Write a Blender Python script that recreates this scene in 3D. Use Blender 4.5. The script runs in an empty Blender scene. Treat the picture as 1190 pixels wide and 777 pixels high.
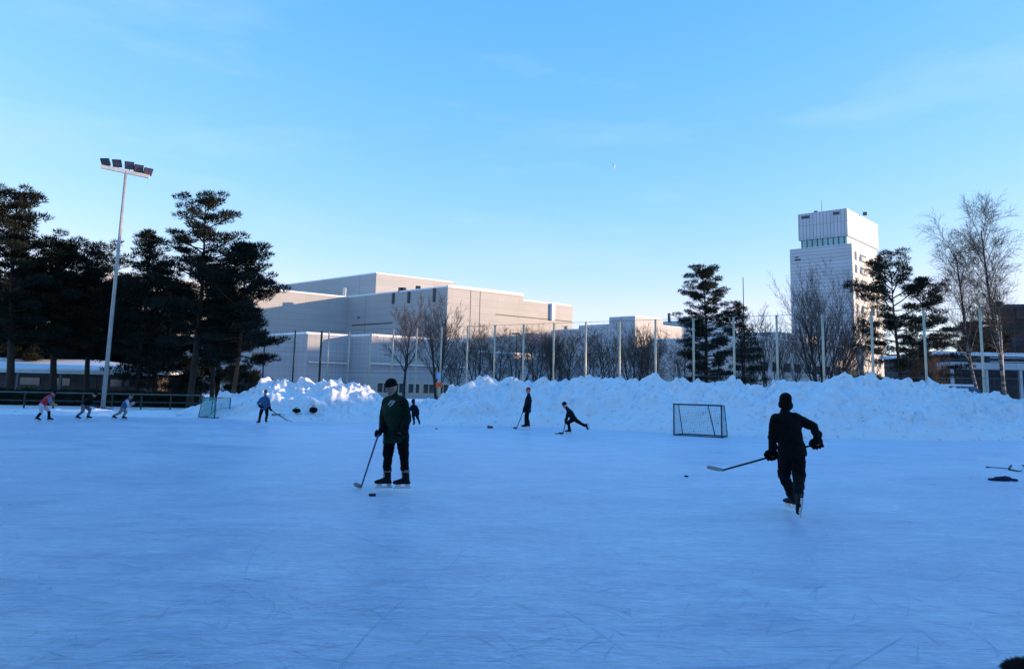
import bpy, bmesh, math, random
from mathutils import Vector, Matrix, noise
from mathutils.bvhtree import BVHTree

# ------------------------------------------------------------------ camera, world, sun, exposure
sc = bpy.context.scene
COL = sc.collection
F, CX, CY, EYE = 900.0, 595.0, 331.0, 1.67          # focal length and principal point of the 1190 px wide photograph
PITCH, ROLL = math.atan(121 / 900.0), math.radians(1.3)
cam = bpy.data.objects.new('camera', bpy.data.cameras.new('camera'))
COL.objects.link(cam)
cam.data.sensor_width = 36.0
cam.data.lens = 36.0 * F / 1190
cam.data.shift_y = -(388.5 - CY) / 1190
cam.data.clip_end = 6000
cam.matrix_world = (Matrix.Translation((0, 0, EYE)) @ Matrix.Rotation(math.pi / 2 + PITCH, 4, 'X')
                    @ Matrix.Rotation(ROLL, 4, 'Z'))
sc.camera = cam

SUN_AZ, SUN_EL = math.radians(95), math.radians(8)
world = bpy.data.worlds.new('World'); sc.world = world; world.use_nodes = True
wn, wl = world.node_tree.nodes, world.node_tree.links
sky = wn.new('ShaderNodeTexSky'); sky.sky_type = 'NISHITA'; sky.sun_disc = False
sky.sun_elevation = SUN_EL; sky.sun_rotation = SUN_AZ
sky.air_density = 1.0; sky.dust_density = 0.0; sky.ozone_density = 4.0
# colour response of the clear winter sky: paler towards the horizon, deep cyan overhead
sep = wn.new('ShaderNodeSeparateColor'); com = wn.new('ShaderNodeCombineColor')
def wmath(op, a, c):
    q = wn.new('ShaderNodeMath'); q.operation = op
    for i, v in enumerate((a, c)):
        if isinstance(v, (int, float)): q.inputs[i].default_value = v
        else: wl.new(v, q.inputs[i])
    return q.outputs[0]
wl.new(sky.outputs[0], sep.inputs[0])
cr_, cg_, cb_ = (wmath('MULTIPLY', wmath('POWER', sep.outputs[i], p), k) for i, (p, k) in enumerate(((1.3, 1.9), (0.62, 1.66), (0.20, 2.95))))
cr_ = wmath('MINIMUM', cr_, wmath('MULTIPLY', cg_, 0.85))
for i, v in enumerate((cr_, cg_, cb_)): wl.new(v, com.inputs[i])
# a few faint high wisps of cloud
tc = wn.new('ShaderNodeTexCoord'); mp = wn.new('ShaderNodeMapping')
mp.inputs['Scale'].default_value = (1.6, 2.2, 8); mp.inputs['Rotation'].default_value = (0.1, -0.5, 0.3)
nz = wn.new('ShaderNodeTexNoise'); nz.inputs['Scale'].default_value = 1.6; nz.inputs['Detail'].default_value = 6
nz.inputs['Roughness'].default_value = 0.55
rp = wn.new('ShaderNodeMapRange'); rp.inputs[1].default_value = 0.52; rp.inputs[2].default_value = 0.85
rp.inputs[3].default_value = 0; rp.inputs[4].default_value = 0.32
cl = wn.new('ShaderNodeMix'); cl.data_type = 'RGBA'; cl.inputs[7].default_value = (2.4, 2.9, 3.1, 1)
wl.new(tc.outputs['Generated'], mp.inputs[0]); wl.new(mp.outputs[0], nz.inputs['Vector'])
wl.new(nz.outputs[0], rp.inputs[0]); wl.new(rp.outputs[0], cl.inputs[0])
wl.new(com.outputs[0], cl.inputs[6])
wl.new(cl.outputs[2], wn['Background'].inputs[0])
wn['Background'].inputs[1].default_value = 0.1

S = Vector((math.sin(SUN_AZ) * math.cos(SUN_EL), math.cos(SUN_AZ) * math.cos(SUN_EL), math.sin(SUN_EL)))
sun = bpy.data.objects.new('sun', bpy.data.lights.new('sun', 'SUN')); COL.objects.link(sun)
sun.data.energy = 2.1; sun.data.angle = math.radians(0.5); sun.data.color = (1.0, 0.69, 0.42)
sun.rotation_euler = S.to_track_quat('Z', 'Y').to_euler()

vs = sc.view_settings
vs.view_transform = 'Standard'; vs.look = 'None'; vs.gamma = 1; vs.use_curve_mapping = False
vs.exposure = 1.75
sc.cycles.max_bounces = 6
sc.cycles.transparent_max_bounces = 12

# ------------------------------------------------------------------ helpers
def ray(px, py):
    a, b = (px - CX) / F, -(py - CY) / F
    return cam.matrix_world.to_3x3() @ Vector((a, b, -1))
def at(px, py, Y):
    r = ray(px, py); return Vector((0, 0, EYE)) + r * (Y / r.y)
def gnd(px, py, z=0.0):
    r = ray(px, py); return Vector((0, 0, EYE)) + r * ((z - EYE) / r.z)
def hor(px): return 452 + (px - 595) * math.tan(ROLL)

MATS = {}
def nodes_of(name):
    m = bpy.data.materials.new(name); m.use_nodes = True
    return m, m.node_tree.nodes, m.node_tree.links, m.node_tree.nodes['Principled BSDF']
def setsock(b, name, v):
    if name in b.inputs: b.inputs[name].default_value = v
def mat(name, col, rough=0.7, var=0.15, scale=3.0, bump=0.0, metal=0.0, spec=0.4, col2=None, detail=5, alpha=1.0, emit=None):
    """plain procedural surface: two tones of the same colour mixed by noise, optional bump"""
    if name in MATS: return MATS[name]
    m, n, l, b = nodes_of(name)
    t = n.new('ShaderNodeTexCoord'); x = n.new('ShaderNodeTexNoise')
    x.inputs['Scale'].default_value = scale; x.inputs['Detail'].default_value = detail
    l.new(t.outputs['Object'], x.inputs['Vector'])
    mx = n.new('ShaderNodeMix'); mx.data_type = 'RGBA'
    c2 = col2 or tuple(min(1, c * (1 + var)) for c in col); c1 = col if col2 else tuple(c * (1 - var) for c in col)
    mx.inputs[6].default_value = (*c1, 1); mx.inputs[7].default_value = (*c2, 1)
    rr = n.new('ShaderNodeMapRange'); rr.inputs[1].default_value = 0.3; rr.inputs[2].default_value = 0.7
    l.new(x.outputs[0], rr.inputs[0]); l.new(rr.outputs[0], mx.inputs[0]); l.new(mx.outputs[2], b.inputs['Base Color'])
    setsock(b, 'Roughness', rough); setsock(b, 'Metallic', metal); setsock(b, 'Specular IOR Level', spec)
    if bump:
        bp = n.new('ShaderNodeBump'); bp.inputs['Strength'].default_value = bump; bp.inputs['Distance'].default_value = 0.02
        l.new(x.outputs[0], bp.inputs['Height']); l.new(bp.outputs[0], b.inputs['Normal'])
    if alpha < 1: setsock(b, 'Alpha', alpha)
    if emit: setsock(b, 'Emission Color', (*emit[0], 1)); setsock(b, 'Emission Strength', emit[1])
    MATS[name] = m
    return m

def root_loc(o):
    while o.parent: o = o.parent
    return o.location.copy()
class MB:
    def __init__(s): s.v = []; s.f = []
    def add(s, vs, fs):
        k = len(s.v); s.v += [tuple(v) for v in vs]; s.f += [tuple(k + i for i in f) for f in fs]
    def box(s, c, size, ax=(1, 0, 0), up=(0, 0, 1)):
        x = Vector(ax).normalized(); z = Vector(up); z = (z - x * z.dot(x)).normalized(); y = z.cross(x)
        h = [q / 2 for q in size]; c = Vector(c)
        vs = [c + x * (i * h[0]) + y * (j * h[1]) + z * (k * h[2]) for k in (-1, 1) for j in (-1, 1) for i in (-1, 1)]
        s.add(vs, [(0, 2, 3, 1), (4, 5, 7, 6), (0, 1, 5, 4), (2, 6, 7, 3), (0, 4, 6, 2), (1, 3, 7, 5)])
    def prism(s, poly, z0, z1):
        """poly: list of (x,y) ; z0,z1 numbers or per-vertex lists"""
        n = len(poly)
        a = sum(poly[i][0] * poly[(i + 1) % n][1] - poly[(i + 1) % n][0] * poly[i][1] for i in range(n))
        z0 = [z0] * n if not isinstance(z0, (list, tuple)) else list(z0); z1 = [z1] * n if not isinstance(z1, (list, tuple)) else list(z1)
        if a < 0: poly = poly[::-1]; z0 = z0[::-1]; z1 = z1[::-1]
        vs = [(p[0], p[1], z) for p, z in zip(poly, z0)] + [(p[0], p[1], z) for p, z in zip(poly, z1)]
        s.add(vs, [tuple(range(n))[::-1], tuple(range(n, 2 * n))] + [(i, (i + 1) % n, n + (i + 1) % n, n + i) for i in range(n)])
    def rings(s, rings, cap=True):
        n = len(rings[0]); vs = [v for r in rings for v in r]; fs = []
        for k in range(len(rings) - 1):
            for i in range(n):
                j = (i + 1) % n; fs.append((k * n + i, k * n + j, (k + 1) * n + j, (k + 1) * n + i))
        if cap: fs.append(tuple(range(n))[::-1]); fs.append(tuple(range((len(rings) - 1) * n, len(rings) * n)))
        s.add(vs, fs)
    def path(s, pts, rad, n=8, cap=True):
        pts = [Vector(p) for p in pts]
        if not isinstance(rad, (list, tuple)): rad = [rad] * len(pts)
        d0 = (pts[1] - pts[0]).normalized()
        u = d0.orthogonal().normalized(); R = []
        for i, p in enumerate(pts):
            d = (pts[min(i + 1, len(pts) - 1)] - pts[max(i - 1, 0)]).normalized()
            u = (u - d * u.dot(d)).normalized(); w = d.cross(u)
            R.append([p + (u * math.cos(a) + w * math.sin(a)) * rad[i] for a in (2 * math.pi * k / n for k in range(n))])
        s.rings(R, cap)
    def capsule(s, p0, p1, r0, r1, n=12):
        p0, p1 = Vector(p0), Vector(p1); d = (p1 - p0)
        if d.length < 1e-5: d = Vector((0, 0, 1e-4))
        d = d.normalized(); pts = []; rr = []
        for a in (-80, -55, -25, 0): pts.append(p0 + d * r0 * math.sin(math.radians(a))); rr.append(r0 * math.cos(math.radians(a)))
        for a in (0.01, 25, 55, 80): pts.append(p1 + d * r1 * math.sin(math.radians(a))); rr.append(r1 * math.cos(math.radians(a)))
        u = d.orthogonal().normalized(); w = d.cross(u)
        s.rings([[p + (u * math.cos(a) + w * math.sin(a)) * r for a in (2 * math.pi * k / n for k in range(n))] for p, r in zip(pts, rr)])
    def loft(s, stations, n=20):
        """stations: (centre, axis_u, axis_v, ru, rv)"""
        R = []
        for c, u, v, ru, rv in stations:
            R.append([Vector(c) + Vector(u) * ru * math.cos(a) + Vector(v) * rv * math.sin(a) for a in (2 * math.pi * k / n for k in range(n))])
        s.rings(R)
    def ball(s, c, r, rz=None, n=14, m=8, ax=None):
        c = Vector(c); rx, ry, rz = (r if isinstance(r, tuple) else (r, r, rz or r))
        M = ax or Matrix.Identity(3); R = []
        for i in range(1, m):
            t = math.pi * i / m
            R.append([c + M @ Vector((rx * math.sin(t) * math.cos(a), ry * math.sin(t) * math.sin(a), -rz * math.cos(t))) for a in (2 * math.pi * k / n for k in range(n))])
        s.rings(R)
    def build(s, name, m, parent=None, smooth=False, voxel=0, relax=2, wrinkle=0):
        me = bpy.data.meshes.new(name)
        o = root_loc(parent) if parent else Vector((0, 0, 0))
        me.from_pydata([(v[0] - o.x, v[1] - o.y, v[2] - o.z) for v in s.v], [], s.f)
        me.update()
        ob = bpy.data.objects.new(name, me); COL.objects.link(ob)
        if voxel:
            bm = bmesh.new(); bm.from_mesh(me); bmesh.ops.recalc_face_normals(bm, faces=bm.faces); bm.to_mesh(me); bm.free()
            r = ob.modifiers.new('r', 'REMESH'); r.mode = 'VOXEL'; r.voxel_size = voxel
            if relax: q = ob.modifiers.new('s', 'SMOOTH'); q.iterations = relax; q.factor = 0.5
            dg = bpy.context.evaluated_depsgraph_get(); dg.update()
            me2 = bpy.data.meshes.new_from_object(ob.evaluated_get(dg)); ob.modifiers.clear(); ob.data = me2; me = me2
            me.name = name; smooth = True
            if wrinkle:
                for v in me.vertices:
                    q = v.co * 1.0
                    f = noise.noise(Vector((q.x * 9, q.y * 9, q.z * 16))) + 0.5 * noise.noise(q * 26)
                    v.co += v.normal * f * wrinkle
        if smooth:
            me.polygons.foreach_set('use_smooth', [True] * len(me.polygons))
        me.materials.clear(); me.materials.append(m)
        if parent: ob.parent = parent
        return ob
def tag(o, label, cat, group=None, kind=None):
    if label: o['label'] = label
    if cat: o['category'] = cat
    if group: o['group'] = group
    if kind: o['kind'] = kind
    return o
def thing(name, loc, label, cat, group=None):
    o = bpy.data.objects.new(name, None); o.empty_display_size = 0.3; COL.objects.link(o); o.location = Vector(loc)
    return tag(o, label, cat, group)
def copy_thing(root, loc, rz=0, scale=1, label=None, group=None):
    r = root.copy(); COL.objects.link(r); r.location = Vector(loc); r.rotation_euler = (0, 0, rz)
    r.scale = (scale, scale, scale) if not isinstance(scale, tuple) else scale
    if label: r['label'] = label
    if group: r['group'] = group
    for c in root.children:
        d = c.copy(); COL.objects.link(d); d.parent = r
        for g in c.children:
            e = g.copy(); COL.objects.link(e); e.parent = d
    return r
def lerp(a, b, t): return a + (b - a) * t
def interp(x, xs, ys):
    if x <= xs[0]: return ys[0]
    for i in range(len(xs) - 1):
        if x <= xs[i + 1]: return lerp(ys[i], ys[i + 1], (x - xs[i]) / (xs[i + 1] - xs[i]))
    return ys[-1]

# ------------------------------------------------------------------ surface materials of the setting
def snow_mat(name, base=(0.80, 0.83, 0.87), dirt=0.0, bump=0.5, scale=4.0, specks=True):
    m, n, l, b = nodes_of(name)
    t = n.new('ShaderNodeTexCoord')
    a = n.new('ShaderNodeTexNoise'); a.inputs['Scale'].default_value = scale; a.inputs['Detail'].default_value = 8; a.inputs['Roughness'].default_value = 0.65
    c = n.new('ShaderNodeTexNoise'); c.inputs['Scale'].default_value = 0.7; c.inputs['Detail'].default_value = 5
    for q in (a, c): l.new(t.outputs['Object'], q.inputs['Vector'])
    mx = n.new('ShaderNodeMix'); mx.data_type = 'RGBA'
    mx.inputs[6].default_value = (*[q * 0.93 for q in base], 1); mx.inputs[7].default_value = (*base, 1)
    l.new(c.outputs[0], mx.inputs[0]); out = mx.outputs[2]
    if specks:                                       # grit ploughed up with the snow
        d = n.new('ShaderNodeTexNoise'); d.inputs['Scale'].default_value = 4.2; d.inputs['Detail'].default_value = 7; d.inputs['Roughness'].default_value = 0.75
        l.new(t.outputs['Object'], d.inputs['Vector'])
        r = n.new('ShaderNodeMapRange'); r.inputs[1].default_value = 0.57; r.inputs[2].default_value = 0.66; r.inputs[4].default_value = 0.62 + dirt
        l.new(d.outputs[0], r.inputs[0])
        m2 = n.new('ShaderNodeMix'); m2.data_type = 'RGBA'; m2.inputs[7].default_value = (0.24, 0.23, 0.25, 1)
        l.new(r.outputs[0], m2.inputs[0]); l.new(out, m2.inputs[6]); out = m2.outputs[2]
    l.new(out, b.inputs['Base Color']); setsock(b, 'Roughness', 0.75); setsock(b, 'Specular IOR Level', 0.3)
    bp = n.new('ShaderNodeBump'); bp.inputs['Strength'].default_value = bump; bp.inputs['Distance'].default_value = 0.08
    l.new(a.outputs[0], bp.inputs['Height']); l.new(bp.outputs[0], b.inputs['Normal'])
    return m
SNOW = snow_mat('ploughed snow', bump=0.7)
SNOWFLAT = snow_mat('trodden snow', bump=0.4, scale=2.5, specks=False)
ROOFSNOW = snow_mat('roof snow', base=(0.82, 0.85, 0.89), bump=0.2, specks=False)

def ice_mat():
    m, n, l, b = nodes_of('rink ice')
    t = n.new('ShaderNodeTexCoord')
    def streak(rot, sx, sy, scale, lo, hi, dist=0.6):
        mp = n.new('ShaderNodeMapping'); mp.inputs['Rotation'].default_value = (0, 0, math.radians(rot)); mp.inputs['Scale'].default_value = (sx, sy, 1)
        x = n.new('ShaderNodeTexNoise'); x.inputs['Scale'].default_value = scale; x.inputs['Detail'].default_value = 4
        x.inputs['Roughness'].default_value = 0.6; x.inputs['Distortion'].default_value = dist
        r = n.new('ShaderNodeMapRange'); r.inputs[1].default_value = lo; r.inputs[2].default_value = hi
        l.new(t.outputs['Object'], mp.inputs[0]); l.new(mp.outputs[0], x.inputs['Vector']); l.new(x.outputs[0], r.inputs[0])
        return r.outputs[0]
    def math_(op, a, c):
        q = n.new('ShaderNodeMath'); q.operation = op
        for i, v in enumerate((a, c)):
            if isinstance(v, (int, float)): q.inputs[i].default_value = v
            else: l.new(v, q.inputs[i])
        return q.outputs[0]
    # fine skate cuts in several directions
    cuts = None
    for rot, lo, sy, sc_ in ((8, .59, 7, 2.6), (-24, .6, 7, 2.2), (41, .61, 7, 2.4), (-63, .62, 7, 2.2), (80, .63, 7, 2.6), (17, .6, 9, 5.5), (-12, .6, 9, 6), (3, .61, 12, 9)):
        s_ = streak(rot, 0.45, sy, sc_, lo, lo + .045, 1.6)
        cuts = s_ if cuts is None else math_('MAXIMUM', cuts, s_)
    broad = streak(22, 0.8, 1.2, 0.28, .35, .66, 1.6)      # areas swept cleaner or snowier
    mid = streak(-10, 0.8, 1.4, 1.5, .36, .66, 1.0)
    fine = streak(5, 1, 1.4, 9, .3, .7, 0.6)
    f = math_('ADD', math_('MULTIPLY', broad, 0.42), math_('MULTIPLY', mid, 0.30))
    f = math_('ADD', f, math_('MULTIPLY', fine, 0.28))
    cr = n.new('ShaderNodeMix'); cr.data_type = 'RGBA'
    cr.inputs[6].default_value = (0.44, 0.55, 0.76, 1); cr.inputs[7].default_value = (0.86, 0.89, 0.94, 1)
    l.new(f, cr.inputs[0])
    c2 = n.new('ShaderNodeMix'); c2.data_type = 'RGBA'; c2.inputs[7].default_value = (0.46, 0.53, 0.64, 1)
    l.new(math_('MULTIPLY', cuts, 0.4), c2.inputs[0]); l.new(cr.outputs[2], c2.inputs[6])
    l.new(c2.outputs[2], b.inputs['Base Color'])
    rg = n.new('ShaderNodeMapRange'); rg.inputs[3].default_value = 0.24; rg.inputs[4].default_value = 0.55
    l.new(f, rg.inputs[0]); l.new(rg.outputs[0], b.inputs['Roughness'])
    setsock(b, 'IOR', 1.31); setsock(b, 'Specular IOR Level', 0.5)
    h = math_('SUBTRACT', math_('ADD', math_('MULTIPLY', fine, 0.45), math_('MULTIPLY', mid, 0.9)), math_('MULTIPLY', cuts, 0.9))
    bp = n.new('ShaderNodeBump'); bp.inputs['Strength'].default_value = 0.45; bp.inputs['Distance'].default_value = 0.03
    l.new(h, bp.inputs['Height']); l.new(bp.outputs[0], b.inputs['Normal'])
    return m
ICE = ice_mat()

def panel_mat(name, col, ang, sz=1.3, sv=5.2, line=0.75, rough=0.55, wz=0.05, wv=0.05):
    """clad wall: faint joints every sz metres up and sv metres along"""
    m, n, l, b = nodes_of(name)
    g = n.new('ShaderNodeNewGeometry'); sp = n.new('ShaderNodeSeparateXYZ'); l.new(g.outputs['Position'], sp.inputs[0])
    def M(op, a, c=None):
        q = n.new('ShaderNodeMath'); q.operation = op
        for i, v in enumerate((a, c)):
            if v is None: continue
            if isinstance(v, (int, float)): q.inputs[i].default_value = v
            else: l.new(v, q.inputs[i])
        return q.outputs[0]
    s_ = M('ADD', M('MULTIPLY', sp.outputs[0], math.sin(ang)), M('MULTIPLY', sp.outputs[1], math.cos(ang)))
    zz = M('DIVIDE', sp.outputs[2], sz); ss = M('DIVIDE', s_, sv)
    lz = M('LESS_THAN', M('FRACT', zz), wz / sz); lv = M('LESS_THAN', M('FRACT', ss), wv / sv)
    ln = M('MAXIMUM', lz, lv)
    w = n.new('ShaderNodeTexWhiteNoise'); w.noise_dimensions = '2D'; cb = n.new('ShaderNodeCombineXYZ')
    l.new(M('FLOOR', zz), cb.inputs[0]); l.new(M('FLOOR', ss), cb.inputs[1]); l.new(cb.outputs[0], w.inputs['Vector'])
    x = n.new('ShaderNodeTexNoise'); x.inputs['Scale'].default_value = 0.25; x.inputs['Detail'].default_value = 6; l.new(g.outputs['Position'], x.inputs['Vector'])
    k = M('ADD', M('MULTIPLY', w.outputs[0], 0.09), M('ADD', M('MULTIPLY', x.outputs[0], 0.2), 0.83))
    k = M('MULTIPLY', k, M('SUBTRACT', 1, M('MULTIPLY', ln, 1 - line)))
    mx = n.new('ShaderNodeVectorMath'); mx.operation = 'SCALE'; mx.inputs[0].default_value = col; l.new(k, mx.inputs['Scale'])
    l.new(mx.outputs[0], b.inputs['Base Color']); setsock(b, 'Roughness', rough); setsock(b, 'Specular IOR Level', 0.3)
    return m
AZ_R, AZ_L = math.radians(52), math.radians(-48)
DR = Vector((math.sin(AZ_R), math.cos(AZ_R), 0)); DL = Vector((math.sin(AZ_L), math.cos(AZ_L), 0))
WHITEWALL = panel_mat('white metal cladding', (0.385, 0.375, 0.375), AZ_R)
GREYWALL = panel_mat('grey cladding', (0.44, 0.43, 0.44), AZ_R, 0.9, 4)
LOWWALL = panel_mat('pale concrete panels', (0.34, 0.34, 0.36), AZ_R, 0.7, 6)
TOWERWALL = panel_mat('tower cladding', (0.42, 0.45, 0.50), math.radians(42), 0.95, 3.1, 0.68, wz=0.2, wv=0.1)  # front's bluish shade tone put into this and the ribbed colour
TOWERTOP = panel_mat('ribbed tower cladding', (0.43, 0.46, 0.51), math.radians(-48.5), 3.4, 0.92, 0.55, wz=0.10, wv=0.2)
GLASS = mat('dark window glass', (0.03, 0.045, 0.06), 0.08, 0.3, 0.6, spec=0.9)
SKYGLASS = mat('blue glass band', (0.10, 0.30, 0.36), 0.08, 0.25, 0.5, spec=1.0)
DARKMETAL = mat('dark green metal', (0.025, 0.035, 0.032), 0.5, 0.3, 8)
GALV = mat('galvanised steel', (0.54, 0.45, 0.34), 0.45, 0.12, 6, metal=0.3)
WIRE = mat('wire', (0.10, 0.10, 0.10), 0.5, 0.2, 5)
TRIM = mat('dark trim', (0.05, 0.05, 0.06), 0.6, 0.2, 4)
BROWNWALL = mat('brown boarding', (0.028, 0.021, 0.018), 0.8, 0.35, 1.2)
LIGHTTRIM = mat('pale painted trim', (0.55, 0.53, 0.50), 0.6, 0.12, 4)

# ------------------------------------------------------------------ ground and rink
def sheet(name, x0, x1, y0, y1, z, m, cuts=1):
    mb = MB(); mb.add([(x0, y0, z), (x1, y0, z), (x1, y1, z), (x0, y1, z)], [(0, 1, 2, 3)])
    o = mb.build(name, m); o['kind'] = 'structure'; return o
sheet('ground', -2500, 2500, -800, 4500, -0.02, SNOWFLAT)
sheet('ice_rink', -46, 46, -22, 36.5, 0.0, ICE)
def cut_marks(name, m, n_, seed, y1, w0, w1, label, lmin=.08, lmax=.55):
    rnd = random.Random(seed); mb = MB(); v, f = mb.v, mb.f
    for _ in range(n_):
        y = 3.5 + (y1 - 3.5) * rnd.random() ** 1.3; x = rnd.uniform(-.75, .75) * y; a = rnd.gauss(.25, .8) + (math.pi / 2 if rnd.random() < .25 else 0)
        L = rnd.uniform(lmin, lmax) * (1 if rnd.random() < .94 else rnd.uniform(2, 6)); k = max(4, int(L / .16)); c = rnd.gauss(0, .35 if L < .6 else .15); w = rnd.uniform(w0, w1); b0 = len(v); z = rnd.uniform(.003, .006)
        for i in range(k + 1):
            t = i / k; ww = w * math.sin(math.pi * min(.97, max(.03, t))) ** .5
            v.append((x - math.sin(a) * ww, y + math.cos(a) * ww, z)); v.append((x + math.sin(a) * ww, y - math.cos(a) * ww, z))
            x += math.cos(a) * L / k; y += math.sin(a) * L / k; a += c * L / k
        f += [(b0 + 2 * i + 1, b0 + 2 * i + 3, b0 + 2 * i + 2, b0 + 2 * i) for i in range(k)]
    return tag(mb.build(name, m), label, 'skate marks', None, 'stuff')
cut_marks('skate_marks', mat('cut ice', (0.42, 0.51, 0.69), 0.4, 0.15, 3), 1500, 5, 16, .0014, .004, 'dark curved skate cuts scattered over the near ice')
cut_marks('scraped_snow', mat('scraped snow', (0.74, 0.79, 0.88), 0.8, 0.05, 3), 420, 6, 16, .0015, .0045, 'pale thin lines of scraped snow along skate cuts on the near ice')

# ------------------------------------------------------------------ buildings
def xy(p): return (p.x, p.y)
def wallblock(parent, m, P, t_r, t_l, top, name='wall', z0=-0.05, roof=True, inset=0.0, snow=0.28, dr=None, dl=None):
    """corner P nearest the camera, t_r metres along the right face, t_l along the left one"""
    dr = dr or DR; dl = dl or DL
    P = Vector((P[0], P[1], 0)); a = P; b_ = P + dr * t_r; c = P + dr * t_r + dl * t_l; d = P + dl * t_l
    mb = MB(); mb.prism([xy(a), xy(b_), xy(c), xy(d)], z0, top); w = mb.build(name, m, parent)
    if roof:
        cen = (a + c) / 2; q = [cen + (v - cen) * 0.985 for v in (a, b_, c, d)]
        mb = MB(); mb.prism([xy(v) for v in q], top + 0.003, top + snow); mb.build('roof', ROOFSNOW, parent)
    return w
def on_line(P, d, px, py_guess=400):
    """distance along a wall foot line P + d t that is seen at column px"""
    lo, hi = 0.0, 90.0
    def col(t):
        q = Vector((P[0], P[1], 0)) + d * t
        v = cam.matrix_world.inverted() @ Vector((q.x, q.y, EYE + (hor(px) - py_guess) / F * q.y)); return CX + F * v.x / -v.z
    s0 = col(lo) < px
    for _ in range(50):
        md = (lo + hi) / 2
        if (col(md) < px) == s0: lo = md
        else: hi = md
    return lo
def corner(px, py, Y):
    q = at(px, py, Y); return Vector((q.x, q.y, 0)), q.z
# the big white hall
hall = thing('exhibition_hall', (-12, 150, 0), 'large white windowless hall of stacked boxes with a sunlit right-hand face behind the bare trees', 'building')
Pm, zm = corner(520.5, 333.5, 140)
t608 = on_line(Pm, DR, 608, 343); t665 = on_line(Pm, DR, 665.5, 356); tl405 = on_line(Pm, -DL * -1, 405, 345)
wallblock(hall, WHITEWALL, Pm, t608, tl405 + 14, zm)
P2 = Pm + DR * (t608 + 0.004); wallblock(hall, WHITEWALL, P2, t665 - t608, 34, zm - 0.95)
Pc = Pm + DL * tl405                                               # inner corner with the left wing
mb = MB(); Pc2 = Pc - DR * 46; q = [Pc - DR * 0.005, Pc2, Pc2 + DL * 24, Pc + DL * 24 - DR * 0.005]
zc = at(330, 338, (Pc - DR * 15).y).z
mb.prism([xy(v) for v in q], -0.05, zc); mb.build('wall', WHITEWALL, hall)
mb = MB(); cen = (q[0] + q[2]) / 2; mb.prism([xy(cen + (v - cen) * 0.985) for v in q], zc + 0.003, zc + 0.3); mb.build('roof', ROOFSNOW, hall)
Pu, zu = corner(437.5, 317.5, 166)
wallblock(hall, WHITEWALL, Pu, 20.5, 46, zu, z0=12)
# details of the hall
def on_wall(P, d, t, z, off, size, m, name, parent, nrm):
    c = Vector((P[0], P[1], 0)) + d * t + nrm * off; c.z = z
    mb = MB(); mb.box(c, size, ax=d); return mb.build(name, m, parent)
NR = Vector((DR.y, -DR.x, 0)); NL = Vector((-DL.y, DL.x, 0)) * 1.0
if NL.y > 0: NL = -NL
for px, ya, yb in ((457.5, 340.5, 353), (475.5, 339, 352), (505, 335, 351)):
    t = on_line(Pm, DL, px, 345); y = (Pm + DL * t).y
    za, zb = at(px, ya, y).z, at(px, yb, y).z
    on_wall(Pm, DL, t, (za + zb) / 2, 0.12, (0.55, 0.24, za - zb), TRIM, 'scupper', hall, NL)
t1 = on_line(Pm, DL, 409, 377); t2 = on_line(Pm, DL, 456, 377); y = (Pm + DL * t1).y
on_wall(Pm, DL, (t1 + t2) / 2, at(430, 376.5, (Pm + DL * (t1 + t2) * .5).y).z, 0.03, (abs(t1 - t2), 0.06, 0.22), TRIM, 'ledge', hall, NL)
t = on_line(Pm, DL, 417, 369); on_wall(Pm, DL, t, at(417, 369, (Pm + DL * t).y).z, 0.05, (0.9, 0.1, 0.25), TRIM, 'vent', hall, NL)
t1 = on_line(Pm, DR, 576, 364); t2 = on_line(Pm, DR, 664, 374)
on_wall(Pm, DR, (t1 + t2) / 2, at(620, 369.5, (Pm + DR * (t1 + t2) * .5).y).z, 0.03, (t2 - t1, 0.06, 0.16), TRIM, 'ledge', hall, NR)
t = on_line(Pm, DR, 641, 360); ya = (Pm + DR * t).y; za, zb = at(641, 352.5, ya).z, at(641, 372, ya).z
on_wall(Pm, DR, t, (za + zb) / 2, 0.3, (0.7, 0.6, za - zb), mat('plain white', (0.8, 0.78, 0.75), 0.35, 0.05), 'strip', hall, NR)  # narrow white strip standing proud of the wall
for px in (546, 557):
    t = on_line(Pm, DR, px, 380); on_wall(Pm, DR, t, zm - 5, 0.02, (0.1, 0.04, 9.9), TRIM, 'downpipe', hall, NR)
on_wall(Pm, DR, t608 / 2, zm + 0.2, 0.02, (t608, 0.3, 0.5), mat('white coping', (0.75, 0.73, 0.7), 0.5, 0.05), 'coping', hall, NR)
for px, py in ((466, 336.5), (469, 336.5), (486, 334.5)):
    p = at(px, py, 150); mb = MB(); mb.prism([(p.x - .45, 149.4), (p.x + .45, 149.4), (p.x + .45, 150.6), (p.x - .45, 150.6)], zm, p.z + 0.35); mb.build('vent', TRIM, hall)
p = at(400, 338, 161); mb = MB(); mb.prism([(p.x - .3, 161), (p.x + .3, 161), (p.x + .3, 161.6), (p.x - .3, 161.6)], zc - 0.5, p.z + 0.7); mb.build('chimney', LIGHTTRIM, hall)
for i in range(5):
    px = 362 + i * 7; p = at(px, 341, 164); mb = MB(); mb.prism([(p.x - .5, 163), (p.x + .4, 163), (p.x + .4, 164), (p.x - .5, 164)], zc - 0.2, zc + 0.7); mb.build('vent', TRIM, hall)

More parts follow.
